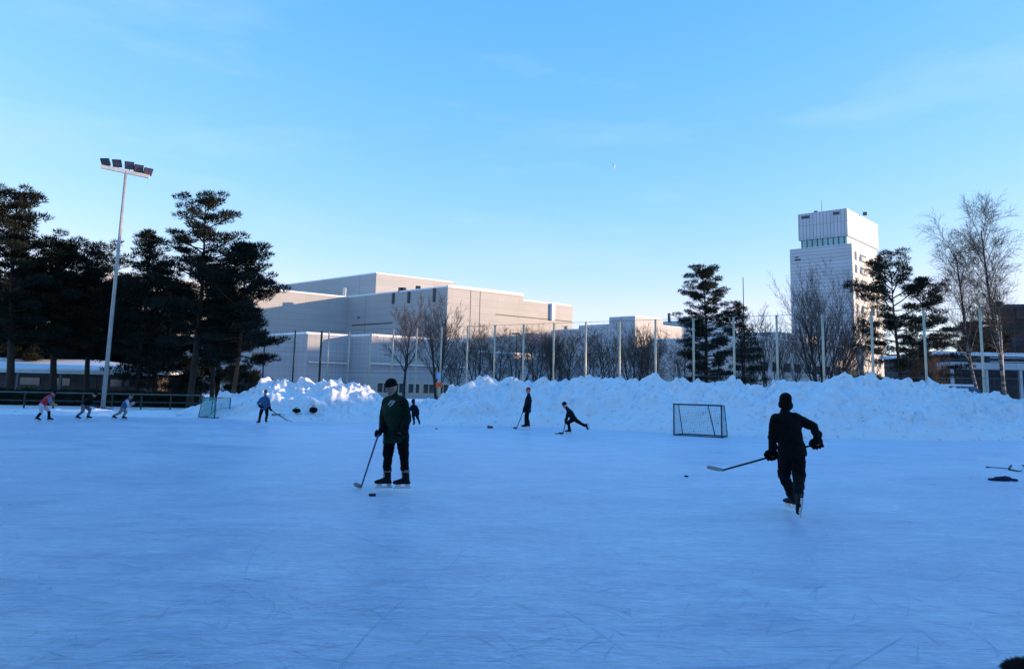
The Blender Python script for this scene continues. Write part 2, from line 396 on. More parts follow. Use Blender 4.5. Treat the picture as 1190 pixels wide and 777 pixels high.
# the low annex in front of it
annex = thing('annex', (-20, 116, 0), 'low pale concrete annex with a snowy flat roof in front of the white hall', 'building')
P1, z1 = corner(358, 387.5, 112)
ta = on_line(P1, DR, 407, 390)
wallblock(annex, LOWWALL, P1, ta + 0.0, 60, z1)
Q1 = P1 + DR * ta; tb = on_line(Q1, -DL, 432, 390); Q2 = Q1 - DL * tb
td = on_line(Q2, DR, 541, 399); te = on_line(Q2, DR, 655, 412)
Q2s = Q2 + DR * 0.003
mb = MB(); q = [Q2s, Q2 + DR * td, Q2 + DR * td + DL * 25, Q1 + DR * 0.004, ]
q = [Q2s, Q2 + DR * td, Q2 + DR * td + DL * 20, Q2s + DL * (tb)]
mb.prism([xy(v) for v in q], -0.05, z1 - 0.05); mb.build('wall', LOWWALL, annex)
cen = (q[0] + q[2]) / 2; mb = MB(); mb.prism([xy(cen + (v - cen) * 0.985) for v in q], z1 - 0.04, z1 + 0.25); mb.build('roof', ROOFSNOW, annex)
Q3 = Q2 + DR * (td + 0.004)
wallblock(annex, LOWWALL, Q3, te - td, 14, at(625, 412, (Q2 + DR * (td + te) * .5).y).z)
mb = MB(); R1 = P1 + DL * 0.0
mid = P1 - DR * 0.0
# long wing running behind the pines
W0 = P1 + DL * 3.0 - DR * 0.006; mb.prism([xy(W0), xy(W0 - DR * 3 + Vector((-46, 3, 0))), xy(W0 - DR * 3 + Vector((-46, 16, 0))), xy(W0 + DL * 16)], -0.05, z1 - 1.2)
mb.build('wall', LOWWALL, annex)
ea = W0; eb = W0 - DR * 3 + Vector((-46, 3, 0)); ed = (eb - ea).normalized(); en = Vector((ed.y, -ed.x, 0)); en = en if en.y < 0 else -en
for k in range(9):
    on_wall(ea, ed, 5 + k * 4.6, 5.6, 0.02, (2.6, 0.1, 1.1), GLASS, 'window', annex, en)
    on_wall(ea, ed, 5 + k * 4.6, 2.0, 0.02, (2.6, 0.1, 1.1), GLASS, 'window', annex, en)
# ledge and canopy line along the annex
tz0 = on_line(Q2, DR, 440, 426); tz1 = td
on_wall(Q2, DR, td / 2, 4.9, 0.5, (td, 1.0, 0.22), LIGHTTRIM, 'canopy', annex, NR)
on_wall(P1, DR, ta / 2, 4.9, 0.3, (ta - 0.5, 0.6, 0.22), LIGHTTRIM, 'canopy', annex, NR)
BEIGE = mat('beige window frame', (0.5, 0.42, 0.28), 0.6, 0.1)
for k in range(6):
    f = on_wall(Q2, DR, 2.2 + k * 2.6, 1.45, 0.03, (2.2, 0.08, 1.7), BEIGE, 'window', annex, NR)
    on_wall(Q2, DR, 2.2 + k * 2.6 - .5, 1.45, 0.07, (0.85, 0.06, 1.35), GLASS, 'pane', f, NR)
    on_wall(Q2, DR, 2.2 + k * 2.6 + .5, 1.45, 0.07, (0.85, 0.06, 1.35), GLASS, 'pane', f, NR)

# middle block with the two steps
mid_b = thing('office_block', (24, 136, 0), 'mid-rise grey-brown block with a stepped roof between the white hall and the tall pine', 'building')
Pb, zb_ = corner(738, 367.5, 130)
tl = on_line(Pb, DL, 708, 370); tl2 = on_line(Pb, DL, 672.5, 379); tr = on_line(Pb, DR, 770.5, 372)
wallblock(mid_b, GREYWALL, Pb, tr, tl, zb_, snow=0.12)
wallblock(mid_b, GREYWALL, Pb + DL * (tl + 0.004), tr, tl2 - tl, at(690, 379, (Pb + DL * tl2).y).z, snow=0.12)
Pd = Pb + DR * (tr + 0.005); td2 = on_line(Pd, DR, 846, 385)
wallblock(mid_b, GREYWALL, Pd, td2, 25, at(770, 378.5, Pd.y).z, snow=0.15)  # wing deepened out of sight to shade the hall's lower wall
Pe, ze = corner(812, 372, 152); wallblock(mid_b, GREYWALL, Pe, 12, 9, ze, snow=0.12)
p = at(780, 365, 154); mb = MB(); mb.path([(p.x, p.y + 2, ze - .1), (p.x, p.y + 2, p.z + .4)], 0.3, 8); mb.build('chimney', TRIM, mid_b)
on_wall(Pd, DR, td2 / 2, 3.2, 0.05, (td2 - 1, 0.1, 0.3), TRIM, 'ledge', mid_b, NR)
for k in range(5):
    on_wall(Pd, DR, 1.4 + k * 2.2, 5.6, 0.02, (1.2, 0.1, 1.2), GLASS, 'window', mid_b, NR)
# low block left of the tower
lowb = thing('low_block', (50, 118, 0), 'low two-storey block with a pinkish sunlit face at the foot of the white tower', 'building')
Pl, zl = corner(879, 391.5, 112); D45 = Vector((math.sin(math.radians(47)), math.cos(math.radians(47)), 0)); N45 = Vector((D45.y, -D45.x, 0))
PINKWALL = panel_mat('pinkish panels', (0.46, 0.41, 0.40), math.radians(47), 1.1, 4)
tl3 = on_line(Pl, D45, 1003, 403)
wallblock(lowb, PINKWALL, Pl, tl3, 18, zl, dr=D45, snow=0.2)
for k in range(10):
    for z in (2.2, 5.8):
        on_wall(Pl, D45, 2 + k * 3.4, z, 0.02, (2.0, 0.1, 1.3), GLASS, 'window', lowb, N45)
Pk, zk = corner(905, 386, 150); wallblock(lowb, GREYWALL, Pk, 16, 9, zk, snow=0.15, dr=D45)

# the tower
tower = thing('office_tower', (90, 205, 0), 'tall white office tower with a set-back ribbed top and a blue glass band', 'tower')
D42 = Vector((math.sin(math.radians(42)), math.cos(math.radians(42)), 0)); DM = Vector((math.sin(math.radians(-48.5)), math.cos(math.radians(-48.5)), 0))
N42 = Vector((D42.y, -D42.x, 0)); NM = Vector((DM.y, -DM.x, 0)); NM = NM if NM.y < 0 else -NM
Pt, zt = corner(989.5, 282.8, 198)
tlw = on_line(Pt, DM, 917.8, 292); trw = on_line(Pt, D42, 1021, 300)
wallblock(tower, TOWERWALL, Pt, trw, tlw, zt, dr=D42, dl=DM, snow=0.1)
Pv, zv = corner(984, 242, 200)
tvl = on_line(Pv, DM, 927.3, 250); tvr = on_line(Pv, D42, 1019.5, 257)
zg = at(984, 273.5, 200).z
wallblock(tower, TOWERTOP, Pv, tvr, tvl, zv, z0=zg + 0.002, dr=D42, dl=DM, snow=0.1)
Pg = Pv + D42 * 0.5 + DM * 0.5
wallblock(tower, SKYGLASS, Pg, tvr - 1, tvl - 1, zg, name='glass_band', z0=zt - 0.1, roof=False, dr=D42, dl=DM)
for k in range(9):
    on_wall(Pg, DM, 0.6 + k * (tvl - 1.8) / 8, (zg + zt) / 2, 0.05, (0.22, 0.12, zg - zt), TRIM, 'mullion', tower, NM)
SUNCLAD = panel_mat('sunlit tower side', (0.66, 0.63, 0.6), math.radians(42), 1.7, 40, 0.8)  # lighter, warmer cladding copy with the sunlit tone put into its colour
on_wall(Pv, D42, tvr / 2, (zv + zg) / 2, 0.03, (tvr, 0.06, zv - zg - 0.02), SUNCLAD, 'sunlit_cladding', tower, N42)
on_wall(Pt, D42, trw / 2, zt / 2, 0.03, (trw, 0.06, zt - 0.02), SUNCLAD, 'sunlit_cladding', tower, N42)
on_wall(Pg, D42, tvr / 2, (zg + zt) / 2, 0.03, (tvr - 1, 0.06, zg - zt - .02), SUNCLAD, 'sunlit_cladding', tower, N42)
for px, w_ in ((936, 2.2), (972, 1.7)):
    t = on_line(Pv, DM, px, 250); on_wall(Pv, DM, t, zv - 1.0, 0.03, (w_, 0.06, 0.75), TRIM, 'louvre', tower, NM)
for k in range(10):
    z = zt - 2.9 - k * 3.45
    if z < 2: break
    w1 = on_wall(Pt, D42, 2.6, z, 0.08, (1.5, 0.1, 2.2), GLASS, 'window', tower, N42)
    on_wall(Pt, D42, 4.3, z, 0.06, (0.5, 0.1, 3.3), LIGHTTRIM, 'pilaster', tower, N42)
    w2 = on_wall(Pt, D42, 8.4, z, 0.08, (5.0, 0.1, 1.9), GLASS, 'window', tower, N42)
    on_wall(Pt, D42, 8.4, z - .35, 0.35, (5.4, 0.6, 1.1), LIGHTTRIM, 'balcony', tower, N42)
    on_wall(Pt, D42, 15.2, z, 0.08, (2.6, 0.1, 1.7), GLASS, 'window', tower, N42)
    on_wall(Pt, D42, 19.2, z, 0.08, (2.2, 0.1, 1.7), GLASS, 'window', tower, N42)
for (px, py, w_, h_) in ((927, 302, 1.6, .5), (926, 299, .8, .4)):
    t = on_line(Pt, DM, px, 300); on_wall(Pt, DM, t, at(px, py, (Pt + DM * t).y).z, 0.02, (w_, 0.06, h_), TRIM, 'louvre', tower, NM)
Pw = Pt + D42 * (trw + 0.004) + DM * 2; wallblock(tower, SUNCLAD, Pw, 9, tlw - 3, zt - 1.6, dr=D42, dl=DM, snow=0.1)
on_wall(Pt, D42, trw - .6, zt - 3.6, 0.4, (1.2, 0.8, 7), TRIM, 'stair_slot', tower, N42)
pa = at(955, 243, 206); mb = MB(); mb.path([(pa.x, 206, zv - .5), (pa.x, 206, zv + 3.6)], [0.1, 0.04], 6); mb.build('antenna', TRIM, tower)
for px in (948, 1005, 979):
    pa = at(px, 246, 207); mb = MB(); mb.box((pa.x, 207, zv + .3), (.8, .8, .9)); mb.build('roof_vent', TRIM, tower)

# dark building with the flying roof, right edge
dark_b = thing('roofed_building', (78, 112, 0), 'dark brown building with a thin upswept overhanging roof at the right edge', 'building')
pt = at(1148, 355, 108); X0 = pt.x; zr = pt.z
mb = MB(); mb.prism([(X0, 107.6), (X0 + 40, 108), (X0 + 40, 128), (X0 + 14.5, 128)], [zr, zr + .2, zr + .2, zr], [zr + .12, zr + 1.5, zr + 1.5, zr + .12]); mb.build('roof', TRIM, dark_b)
xw = at(1163, 400, 110).x
mb = MB(); mb.prism([(xw, 110), (xw + 40, 110), (xw + 40, 126), (xw + 11.5, 126)], -0.05, zr - 1.55); mb.build('wall', BROWNWALL, dark_b)
mb = MB(); mb.prism([(xw + 1, 111), (xw + 40, 111), (xw + 40, 125), (xw + 11.5, 125)], zr - 1.55, zr + 0.1); mb.build('clerestory', mat('clerestory panels', (0.10, 0.10, 0.11), 0.4, 0.1), dark_b)
for k in range(12):
    mb = MB(); mb.box((xw + 2.4 + k * 3.1, 110.98, zr - 0.75), (1.5, 0.06, 1.2)); mb.build('window', GLASS, dark_b)
    for z in (3.2, 6.6, 9.9):
        mb = MB(); mb.box((xw + 2.4 + k * 3.1, 109.98, z), (1.7, 0.06, 1.5)); mb.build('window', GLASS, dark_b)
mb = MB(); mb.prism([(xw - 3.6, 112), (xw - 0.01, 112), (xw + 4.5, 120), (xw + 1.5, 120)], -0.05, 12.2); mb.build('wall', mat('dark wing', (0.05, 0.05, 0.06), 0.7, 0.2), dark_b)

# low white building behind the right end of the snow bank
low_w = thing('low_building', (58, 76, 0), 'low white building with a concrete canopy and glowing windows beyond the snow bank', 'building')
xa = at(1098, 430, 74).x; z_top = at(1110, 413.5, 76).z; z_f0 = at(1110, 428, 73).z; z_f1 = at(1110, 420.5, 73).z
WHITEC = mat('white concrete', (0.42, 0.44, 0.46), 0.7, 0.12, 0.8)
mb = MB(); mb.prism([(xa, 75), (xa + 34, 75), (xa + 34, 86), (xa, 86)], -0.05, z_top); mb.build('wall', mat('dark recess', (0.04, 0.04, 0.045), 0.7, 0.3), low_w)
mb = MB(); mb.prism([(xa - .3, 74.7), (xa + 34, 74.7), (xa + 34, 86.3), (xa - .3, 86.3)], z_top, z_top + .35); mb.build('roof', ROOFSNOW, low_w)
mb = MB(); mb.prism([(xa - .2, 72.6), (xa + 34, 72.6), (xa + 34, 75.0), (xa - .2, 75.0)], z_f0, z_f1); mb.build('canopy', WHITEC, low_w)
for k in range(11):
    mb = MB(); mb.box((xa + .05 + k * 3.2, 72.9, z_f0 / 2), (.24, .24, z_f0)); mb.build('pillar', WHITEC, low_w)
for k in range(10):
    mb = MB(); mb.box((xa + 1.7 + k * 3.2, 74.96, (z_f1 + z_top) / 2), (2.5, .06, (z_top - z_f1) * .5)); mb.build('window', GLASS, low_w)
for k, (dx, w_) in enumerate(((4.2, 1.6), (7.4, 1.9), (13.4, 1.9), (16.6, 1.9), (22, 1.8))):
    mb = MB(); mb.box((xa + dx, 74.95, 1.0), (w_, .08, 1.7)); mb.build('panel', WHITEC, low_w)
LITW = mat('lit window', (0.4, 0.16, 0.05), 0.5, 0.4, 3, emit=((1.0, 0.30, 0.08), 0.35))
for dx in (0.9, 1.7, 2.5):
    mb = MB(); mb.box((xa + dx, 74.94, 1.9), (.5, .06, .9)); mb.build('lit_window', LITW, low_w)
for k in range(3):
    mb = MB(); z = z_f1 + .1 + k * .38
    mb.path([(xa + 3.6, 72.75, z), (xa + 9.5, 72.75, z)], .035, 6); mb.build('railing', LIGHTTRIM, low_w)

# unseen blocks added on the right to cast shade over rink and lower walls
brick = mat('red brick', (0.22, 0.10, 0.07), 0.85, 0.25, 2)
def side_block(x, y, w, d, h, label):
    t_ = thing('shade_block', (x, y, 0), label, 'building', None)
    mb = MB(); mb.prism([(x, y), (x + w, y), (x + w, y + d), (x, y + d)], -0.05, h); mb.build('wall', brick, t_)
    mb = MB(); mb.prism([(x - .4, y - .4), (x + w + .4, y - .4), (x + w + .4, y + d + .4), (x - .4, y + d + .4)], h, h + .35); mb.build('roof', ROOFSNOW, t_)
    k = 0
    while 2.5 + k * 3.4 < d - 1:
        z = 1.8
        while z < h - 1.5:
            mb = MB(); mb.box((x - .01, y + 2.5 + k * 3.4, z), (.06, 1.5, 1.5)); mb.build('window', GLASS, t_)
            z += 3.1
        k += 1
side_block(66, -34, 14, 46, 19, 'long added red brick block shading the rink from beyond its right side, nearest the photographer')
side_block(66, 12.5, 14, 14, 14, 'middle-height added red brick shade block next to the long one beyond the right side of the rink')
side_block(66, 27, 12, 13, 11.1, 'lowest added red brick shade block beyond the right side of the rink')
for (x, y, d, h, lab) in ((112, 5, 20.3, 25, 'tall added red brick shade block in the back row, first from the photographer'), (112, 29.5, 17.5, 29, 'tall added red brick shade block in the back row, second from the photographer'),
                          (112, 59, 21, 22, 'shorter added red brick shade block in the middle of the back row'), (116, 98, 20, 27, 'tall added red brick shade block beside the dark roofed building'), (116, 130, 22, 28, 'tall added red brick shade block beyond the dark roofed building')):
    side_block(x, y, 12, d, h, lab)
side_block(-70, -36, 52, 16, 26, 'long tall added red brick block shading the ice from behind the photographer')  # unseen block added to dim sky light on the near ice
blocker = thing('sky_blocker', (-20, -8, 0), 'tall brown boarded block with a flat roof, added behind the photographer to dim the near ice', 'building')  # added out of view to block sky over the near ice
mb = MB(); mb.prism([(-40, -12), (6, -12), (6, -1.4), (-40, -1.4)], -0.05, 19); mb.build('wall', BROWNWALL, blocker)
mb = MB(); mb.prism([(-40.4, -12.4), (6.4, -12.4), (6.4, -1.0), (-40.4, -1.0)], 19, 19.35); mb.build('roof', TRIM, blocker)
for k in range(9):
    for z in (1.6, 5.2, 8.7, 12, 15.4):
        mb = MB(); mb.box((-33.5 + k * 4.3, -1.39, z), (1.8, .06, 1.4)); mb.build('window', GLASS, blocker)

# the pavilion under the pines
pav = thing('pavilion', (-30, 62, 0), 'low dark timber pavilion with a snow-covered hip roof under the left pines', 'pavilion')
YP = 58
e0, e1 = at(-60, 428.5, YP), at(177, 434.5, YP); zE = (e0.z + e1.z) / 2
r0, r1 = at(-60, 411, YP + 7), at(112, 421, YP + 7)
zR = r1.z
A_, B_ = Vector((e0.x, YP, zE)), Vector((e1.x, YP, zE)); C_, D_ = Vector((e1.x, YP + 14, zE)), Vector((e0.x, YP + 14, zE))
R0, R1 = Vector((r0.x, YP + 7, zR)), Vector((r1.x, YP + 7, zR))
mb = MB(); up = Vector((0, 0, .22))
mb.add([A_, B_, C_, D_, A_ + up, B_ + up, C_ + up, D_ + up, R0 + up, R1 + up],
       [(3, 2, 1, 0), (0, 1, 5, 4), (1, 2, 6, 5), (2, 3, 7, 6), (3, 0, 4, 7), (4, 5, 9, 8), (5, 6, 9), (6, 7, 8, 9), (7, 4, 8)])
mb.build('roof', ROOFSNOW, pav)
mb = MB(); mb.box(((A_.x + B_.x) / 2, YP - .06, zE - .02), (B_.x - A_.x, .1, .24)); mb.build('eave_board', LIGHTTRIM, pav)
mb = MB(); mb.prism([(A_.x + .5, YP + 1.8), (B_.x - 1.6, YP + 1.8), (B_.x - 1.6, YP + 12.5), (A_.x + .5, YP + 12.5)], -0.05, zE - 0.13); mb.build('wall', mat('weathered timber', (0.085, 0.07, 0.062), 0.85, 0.3, 1.5), pav)
for k in range(7):
    x = B_.x - .5 - k * 3.2
    if x < A_.x: break
    mb = MB(); mb.box((x, YP + .25, (zE - .14) / 2), (.16, .16, zE - .14)); mb.build('post', mat('pavilion post', (0.14, 0.13, 0.13), 0.7, 0.1), pav)
for k in range(8):
    x = B_.x - 3.2 - k * 2.3
    if x < A_.x + 2: break
    if k % 3 == 1:
        mb = MB(); mb.box((x, YP + 1.77, 1.0), (1.0, .06, 1.95)); mb.build('door', mat('grey door', (0.06, 0.06, 0.065), 0.6, 0.2), pav)
    else:
        mb = MB(); mb.box((x, YP + 1.77, 1.45), (1.5, .06, .55)); mb.build('window', GLASS, pav)

# ------------------------------------------------------------------ fences, floodlight, lamp
FA, FD = Vector((27.403, 45.045, 0)), Vector((-2.396, 1.693, 0))
FH = 7.0
fence = thing('ball_fence', (10, 57, 0), 'tall wire ball fence on pale steel posts running behind the snow bank', 'fence')
for i in range(-3, 20):
    p = FA + FD * i
    mb = MB(); mb.path([p + Vector((0, 0, -.1)), p + Vector((0, 0, FH))], 0.075, 12); mb.build('post', GALV, fence, smooth=True)
def net(parent, a, b, h, dv=0.55, dh=0.8, r=0.005, z0=0.05):
    mb = MB(); L = (b - a).length; d = (b - a) / L; off = Vector((d.y, -d.x, 0)) * 0.075; k = 0
    z = z0
    while z <= h:
        mb.path([a + off + Vector((0, 0, z)), b + off + Vector((0, 0, z))], r, 3); z += dh
    n = int(L / dv)
    for i in range(n + 1):
        p = a + d * (L * i / n) + off * 1.25
        mb.path([p + Vector((0, 0, z0)), p + Vector((0, 0, h))], r, 3)
    return mb.build('wire_net', WIRE, parent)
net(fence, FA - FD * 3, FA + FD * 19, FH)
for z in (2.9, FH - .03):
    mb = MB(); a, b = FA - FD * 3, FA + FD * 19; off = Vector((FD.y, -FD.x, 0)).normalized() * -.09
    mb.path([a + off + Vector((0, 0, z)), b + off + Vector((0, 0, z))], 0.014, 6); mb.build('tension_wire', WIRE, fence)
fence2 = thing('ball_fence', (-24, 79, 0), 'dark green ball fence with tall posts behind the left snow heap and the pines', 'fence')
g0 = FA + FD * 19.4
pts2 = []
for px, Y in ((371, 77.5), (340, 77), (305, 76), (268, 75), (234, 74), (200, 73)):
    q = at(px, 440, Y); pts2.append(Vector((q.x, Y, 0)))
for i, p in enumerate(pts2):
    mb = MB(); mb.path([p + Vector((0, 0, -.1)), p + Vector((0, 0, FH))], 0.11 if i == 0 else 0.075, 8); mb.build('post', DARKMETAL, fence2, smooth=True)
net(fence2, pts2[0], pts2[-1], FH, r=0.006)

# low rail along the left side of the rink
rail = thing('rail_fence', (-24, 44, 0), 'low dark rail fence along the left end of the rink', 'fence')
for k in range(9):
    q = at(-40 + k * 34, 470, 44 + k * 0.4)
    mb = MB(); mb.path([(q.x, q.y, -.1), (q.x, q.y, .95)], .05, 8); mb.build('post', DARKMETAL, rail)
qa, qb = at(-40, 470, 44), at(-40 + 8 * 34, 470, 47.2)
for z in (.42, .88):
    mb = MB(); mb.path([(qa.x, qa.y - .07, z), (qb.x, qb.y - .07, z)], .045, 6); mb.build('rail', mat('grey rail', (.10, .10, .10), .6, .15) if z > .5 else DARKMETAL, rail)

# floodlight mast
fl0, fl1 = at(119.5, 474, 45.5), at(146.5, 199, 46)
flood = thing('floodlight_mast', (fl0.x, fl0.y, 0), 'tall slightly leaning steel floodlight mast with five black lamps in front of the pines', 'floodlight')
mb = MB(); mb.path([Vector((fl0.x, fl0.y, -.05)), fl0.lerp(fl1, .5), fl1], [.13, .105, .075], 12); mb.build('pole', mat('floodlight pole steel', (0.42, 0.38, 0.36), 0.45, 0.15, 3, metal=0.3), flood, smooth=True)
ba, bb = at(117.5, 193.5, 45.6), at(173.5, 205.5, 46.4); bd = (bb - ba).normalized()
mb = MB(); mb.box((ba + bb) / 2, ((bb - ba).length, .16, .2), ax=bd); mb.build('crossbar', LIGHTTRIM, flood)
LAMPB = mat('black lamp housing', (0.02, 0.02, 0.025), 0.45, 0.2)
for i, (px, py) in enumerate(((123, 188), (136.5, 189.5), (150.5, 192), (161, 195.5), (171.5, 199.2))):
    c = at(px, py, 45.9 + i * .15); a_ = math.radians(-5 + i * 13)
    out = Vector((math.sin(a_), -math.cos(a_), -0.75 + i * .02)).normalized(); side = out.cross(Vector((0, 0, 1))).normalized(); upv = side.cross(out)
    mb = MB()
    sv = []
    for k, (w_, h_, dd) in enumerate(((.26, .24, .1), (.26, .24, .02), (.2, .18, -.12), (.1, .1, -.2))):
        sv.append([c + side * (sx * w_) + upv * (sy * h_) + out * dd for sx, sy in ((-1, -1), (1, -1), (1, 1), (-1, 1))])
    mb.rings(sv); hd = mb.build('lamp_head', LAMPB, flood)
    mb = MB(); mb.box(c + out * .105, (.46, .012, .42), ax=side, up=upv); mb.build('lamp_glass', mat('lamp glass', (0.06, 0.05, 0.07), 0.15, 0.2, spec=0.8), hd)
    mb = MB(); mb.path([c - upv * .2, c - upv * .34 + out * .0], .03, 6); mb.build('bracket', LIGHTTRIM, hd)

# street lamp at the right
l0 = at(1163, 452, 62)
lamp = thing('street_lamp', (l0.x, 62, 0), 'grey street lamp post with a flat disc head in front of the dark roofed building', 'street lamp')
lt = at(1160.5, 353, 62)
mb = MB(); mb.path([(lt.x, 62, -.05), (lt.x, 62, lt.z)], [.13, .08], 10); mb.build('pole', mat('lamp pole', (0.26, 0.27, 0.30), 0.5, 0.1), lamp, smooth=True)
mb = MB(); mb.loft([((lt.x, 62, lt.z + q), (1, 0, 0), (0, 1, 0), r, r) for q, r in ((-.28, .1), (-.2, .3), (-.05, .46), (.08, .42), (.2, .2), (.24, .05))], 16); mb.build('lamp_head', mat('green lamp head', (0.09, 0.12, 0.10), 0.5, 0.2), lamp, smooth=True)
# thin poles standing beyond the fence
for px, yt, yb, Y, lab in ((863.5, 322, 437, 96, 'thin grey pole rising beside the small dark conifer'), (600.5, 388, 437, 88, 'slim lamp pole with a flat lamp between the bare trees')):
    q = at(px, yt, Y); tp = thing('pole', (q.x, Y, 0), lab, 'pole')
    mb = MB(); mb.path([(q.x, Y, -.05), (q.x, Y, q.z)], [.09, .05], 8); mb.build('shaft', DARKMETAL, tp)
    if px < 700:
        mb = MB(); mb.box((q.x - .1, Y, q.z + .05), (.9, .35, .14)); mb.build('lamp_head', DARKMETAL, tp)
# orange sign on a post behind the left end of the bank
q = at(510, 447, 66); sg = thing('sign', (q.x, 66, 0), 'orange sign panel on a post beside the multi-stemmed bare tree', 'sign')
mb = MB(); mb.path([(q.x, 66.06, -.05), (q.x, 66.06, q.z + 1.15)], .035, 8); mb.build('post', GALV, sg)
mb = MB(); mb.box((q.x, 66, q.z), (.52, .03, .36)); mb.build('panel', mat('orange paint', (0.75, 0.10, 0.02), 0.5, 0.1), sg)
mb = MB(); mb.box((q.x - .02, 66, q.z + .75), (.3, .03, .5)); mb.build('panel', mat('pale blue paint', (0.25, 0.45, 0.75), 0.5, 0.1), sg)

# ------------------------------------------------------------------ ploughed snow
def lumps(p, seed):
    q = Vector((p.x + seed * 31, p.y, p.z))
    a = max(0.0, 0.75 - noise.voronoi(q * 0.85)[0][0] * 1.2)
    b = max(0.0, 0.7 - noise.voronoi(q * 2.6)[0][0] * 1.3)
    c = noise.noise(q * 5.2)
    e = abs(noise.noise(q * 2.3 + Vector((7, 3, 1)))); g = noise.noise(q * 10.5)
    return 0.60 * a + 0.27 * b + 0.09 * c + 0.07 * (.35 - e) + 0.025 * g
BANKS = []
def snow_bank(name, label, P, deep, back, step, seed, amp=1.0, extra=None):
    """P: (px, base py, crest py) stations; the foot stands on the ice where the photo shows it"""
    xs = [p[0] for p in P]; n = int((xs[-1] - xs[0]) / step); NF, NB = 46, 16
    grid = []
    for i in range(n + 1):
        px = lerp(xs[0], xs[-1], i / n)
        b = gnd(px, interp(px, xs, [p[1] for p in P])); c = at(px, interp(px, xs, [p[2] for p in P]), b.y + deep)
        c.z = max(c.z, 0.05); row = []
        for j in range(NF + NB + 1):
            if j <= NF:
                t = j / NF; y = lerp(b.y, c.y, t); k = math.sin(t * math.pi / 2) ** 0.85
                x = lerp(b.x, c.x, t); z = c.z * k
            else:
                t = (j - NF) / NB; y = c.y + back * t; x = c.x * (1 + back * t / c.y); k = 1 - t ** 1.5; z = c.z * k
            edge = min(1, j / 5) * min(1, (NF + NB - j) / 3) * min(1, i / 6 + .0) * min(1, (n - i) / 6)
            d = (lumps(Vector((x, y, z)), seed) - 0.27) * amp * edge * (0.35 + 0.65 * min(1, c.z / 1.6)) * (0.55 + .6 * k)
            d += noise.noise(Vector((x * .35, y * .35, seed))) * 0.22 * edge * min(1, c.z / 2)
            up = 0.55 + 0.35 * k
            row.append((x + noise.noise(Vector((x * 2, y * 2, z * 2 + 9))) * .1 * edge, y - d * .75 * (1 if j <= NF else -1), z + d * up if j else -0.03))
        row[-1] = (row[-1][0], row[-1][1], -0.05)
        grid.append(row)
    mb = MB(); w = NF + NB + 1
    vs = [v for r in grid for v in r]
    fs = [(i * w + j, (i + 1) * w + j, (i + 1) * w + j + 1, i * w + j + 1) for i in range(n) for j in range(w - 1)]
    mb.add(vs, fs)
    o = mb.build(name, SNOW, smooth=True)
    BANKS.append(BVHTree.FromPolygons([v.co for v in o.data.vertices], [q.vertices for q in o.data.polygons]))
    return tag(o, label, 'snow bank')
RB = [(447, 491, 486), (480, 492, 471), (492, 493, 466), (503, 494, 463), (514, 494.5, 456), (527, 495, 447), (545, 495, 441), (575, 495.5, 440), (600, 496, 439), (640, 496.5, 439), (680, 498, 440), (700, 499, 437.5),
      (740, 501, 439), (770, 502.5, 440), (800, 504, 441), (830, 505.5, 438), (868, 507, 441), (890, 508, 447), (905, 508.5, 435), (930, 509, 441), (958, 509.5, 437), (1000, 510, 438), (1012, 510.5, 436), (1040, 511, 440),
      (1070, 511.5, 438), (1100, 512, 446), (1130, 512, 452), (1160, 512, 457), (1176, 512, 460), (1192, 512, 463), (1250, 512, 472), (1330, 512, 488)]
snow_bank('snow_bank', 'long high bank of ploughed snow with blocky crest behind the goal and the skaters', RB, 5.0, 3.6, 1.35, 3)
LB = [(196, 482, 479), (212, 483, 476), (228, 484, 470), (242, 485, 466), (256, 486, 458), (270, 487, 457), (288, 488, 451), (305, 488.5, 441), (322, 489, 438), (336, 489.5, 445), (350, 490, 442), (368, 490, 443), (386, 490.5, 440),
      (400, 491, 444), (411, 491, 441), (424, 491, 448), (437, 491.5, 456), (447, 492, 464), (458, 492.5, 476), (472, 493, 487)]
snow_bank('snow_bank', 'shorter left heap of ploughed snow with sunlit lumps behind the boy in blue', LB, 4.6, 3.4, 1.0, 11, 1.1)
RG = [(-60, 481, 476), (-20, 481, 474.5), (20, 481.5, 475.5), (60, 482, 476), (100, 482, 474.5), (140, 482.5, 477), (170, 483, 476), (205, 483.5, 478)]
snow_bank('snow_ridge', 'low ridge of cleared snow along the rink edge below the rail fence', RG, 1.2, 1.4, 1.5, 5, 0.5)

# ------------------------------------------------------------------ trees
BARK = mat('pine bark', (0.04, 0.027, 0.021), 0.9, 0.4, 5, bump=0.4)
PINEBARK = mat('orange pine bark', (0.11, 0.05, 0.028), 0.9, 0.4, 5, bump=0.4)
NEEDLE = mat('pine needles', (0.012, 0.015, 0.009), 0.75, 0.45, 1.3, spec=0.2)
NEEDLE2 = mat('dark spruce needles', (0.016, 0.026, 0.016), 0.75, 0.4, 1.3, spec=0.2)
DARKBARK = mat('bare bark', (0.04, 0.03, 0.026), 0.9, 0.35, 4)
TWIG = mat('reddish twigs', (0.08, 0.05, 0.038), 0.85, 0.3, 2)
m_, n_, l_, b_ = nodes_of('birch bark')
t_ = n_.new('ShaderNodeTexCoord'); mp_ = n_.new('ShaderNodeMapping'); mp_.inputs['Scale'].default_value = (1, 1, 4)
x_ = n_.new('ShaderNodeTexNoise'); x_.inputs['Scale'].default_value = 1.5; x_.inputs['Detail'].default_value = 6
l_.new(t_.outputs['Object'], mp_.inputs[0]); l_.new(mp_.outputs[0], x_.inputs['Vector'])
r_ = n_.new('ShaderNodeValToRGB'); r_.color_ramp.elements[0].position = 0.47; r_.color_ramp.elements[0].color = (0.045, 0.04, 0.038, 1)
r_.color_ramp.elements[1].position = 0.6; r_.color_ramp.elements[1].color = (0.26, 0.24, 0.23, 1)
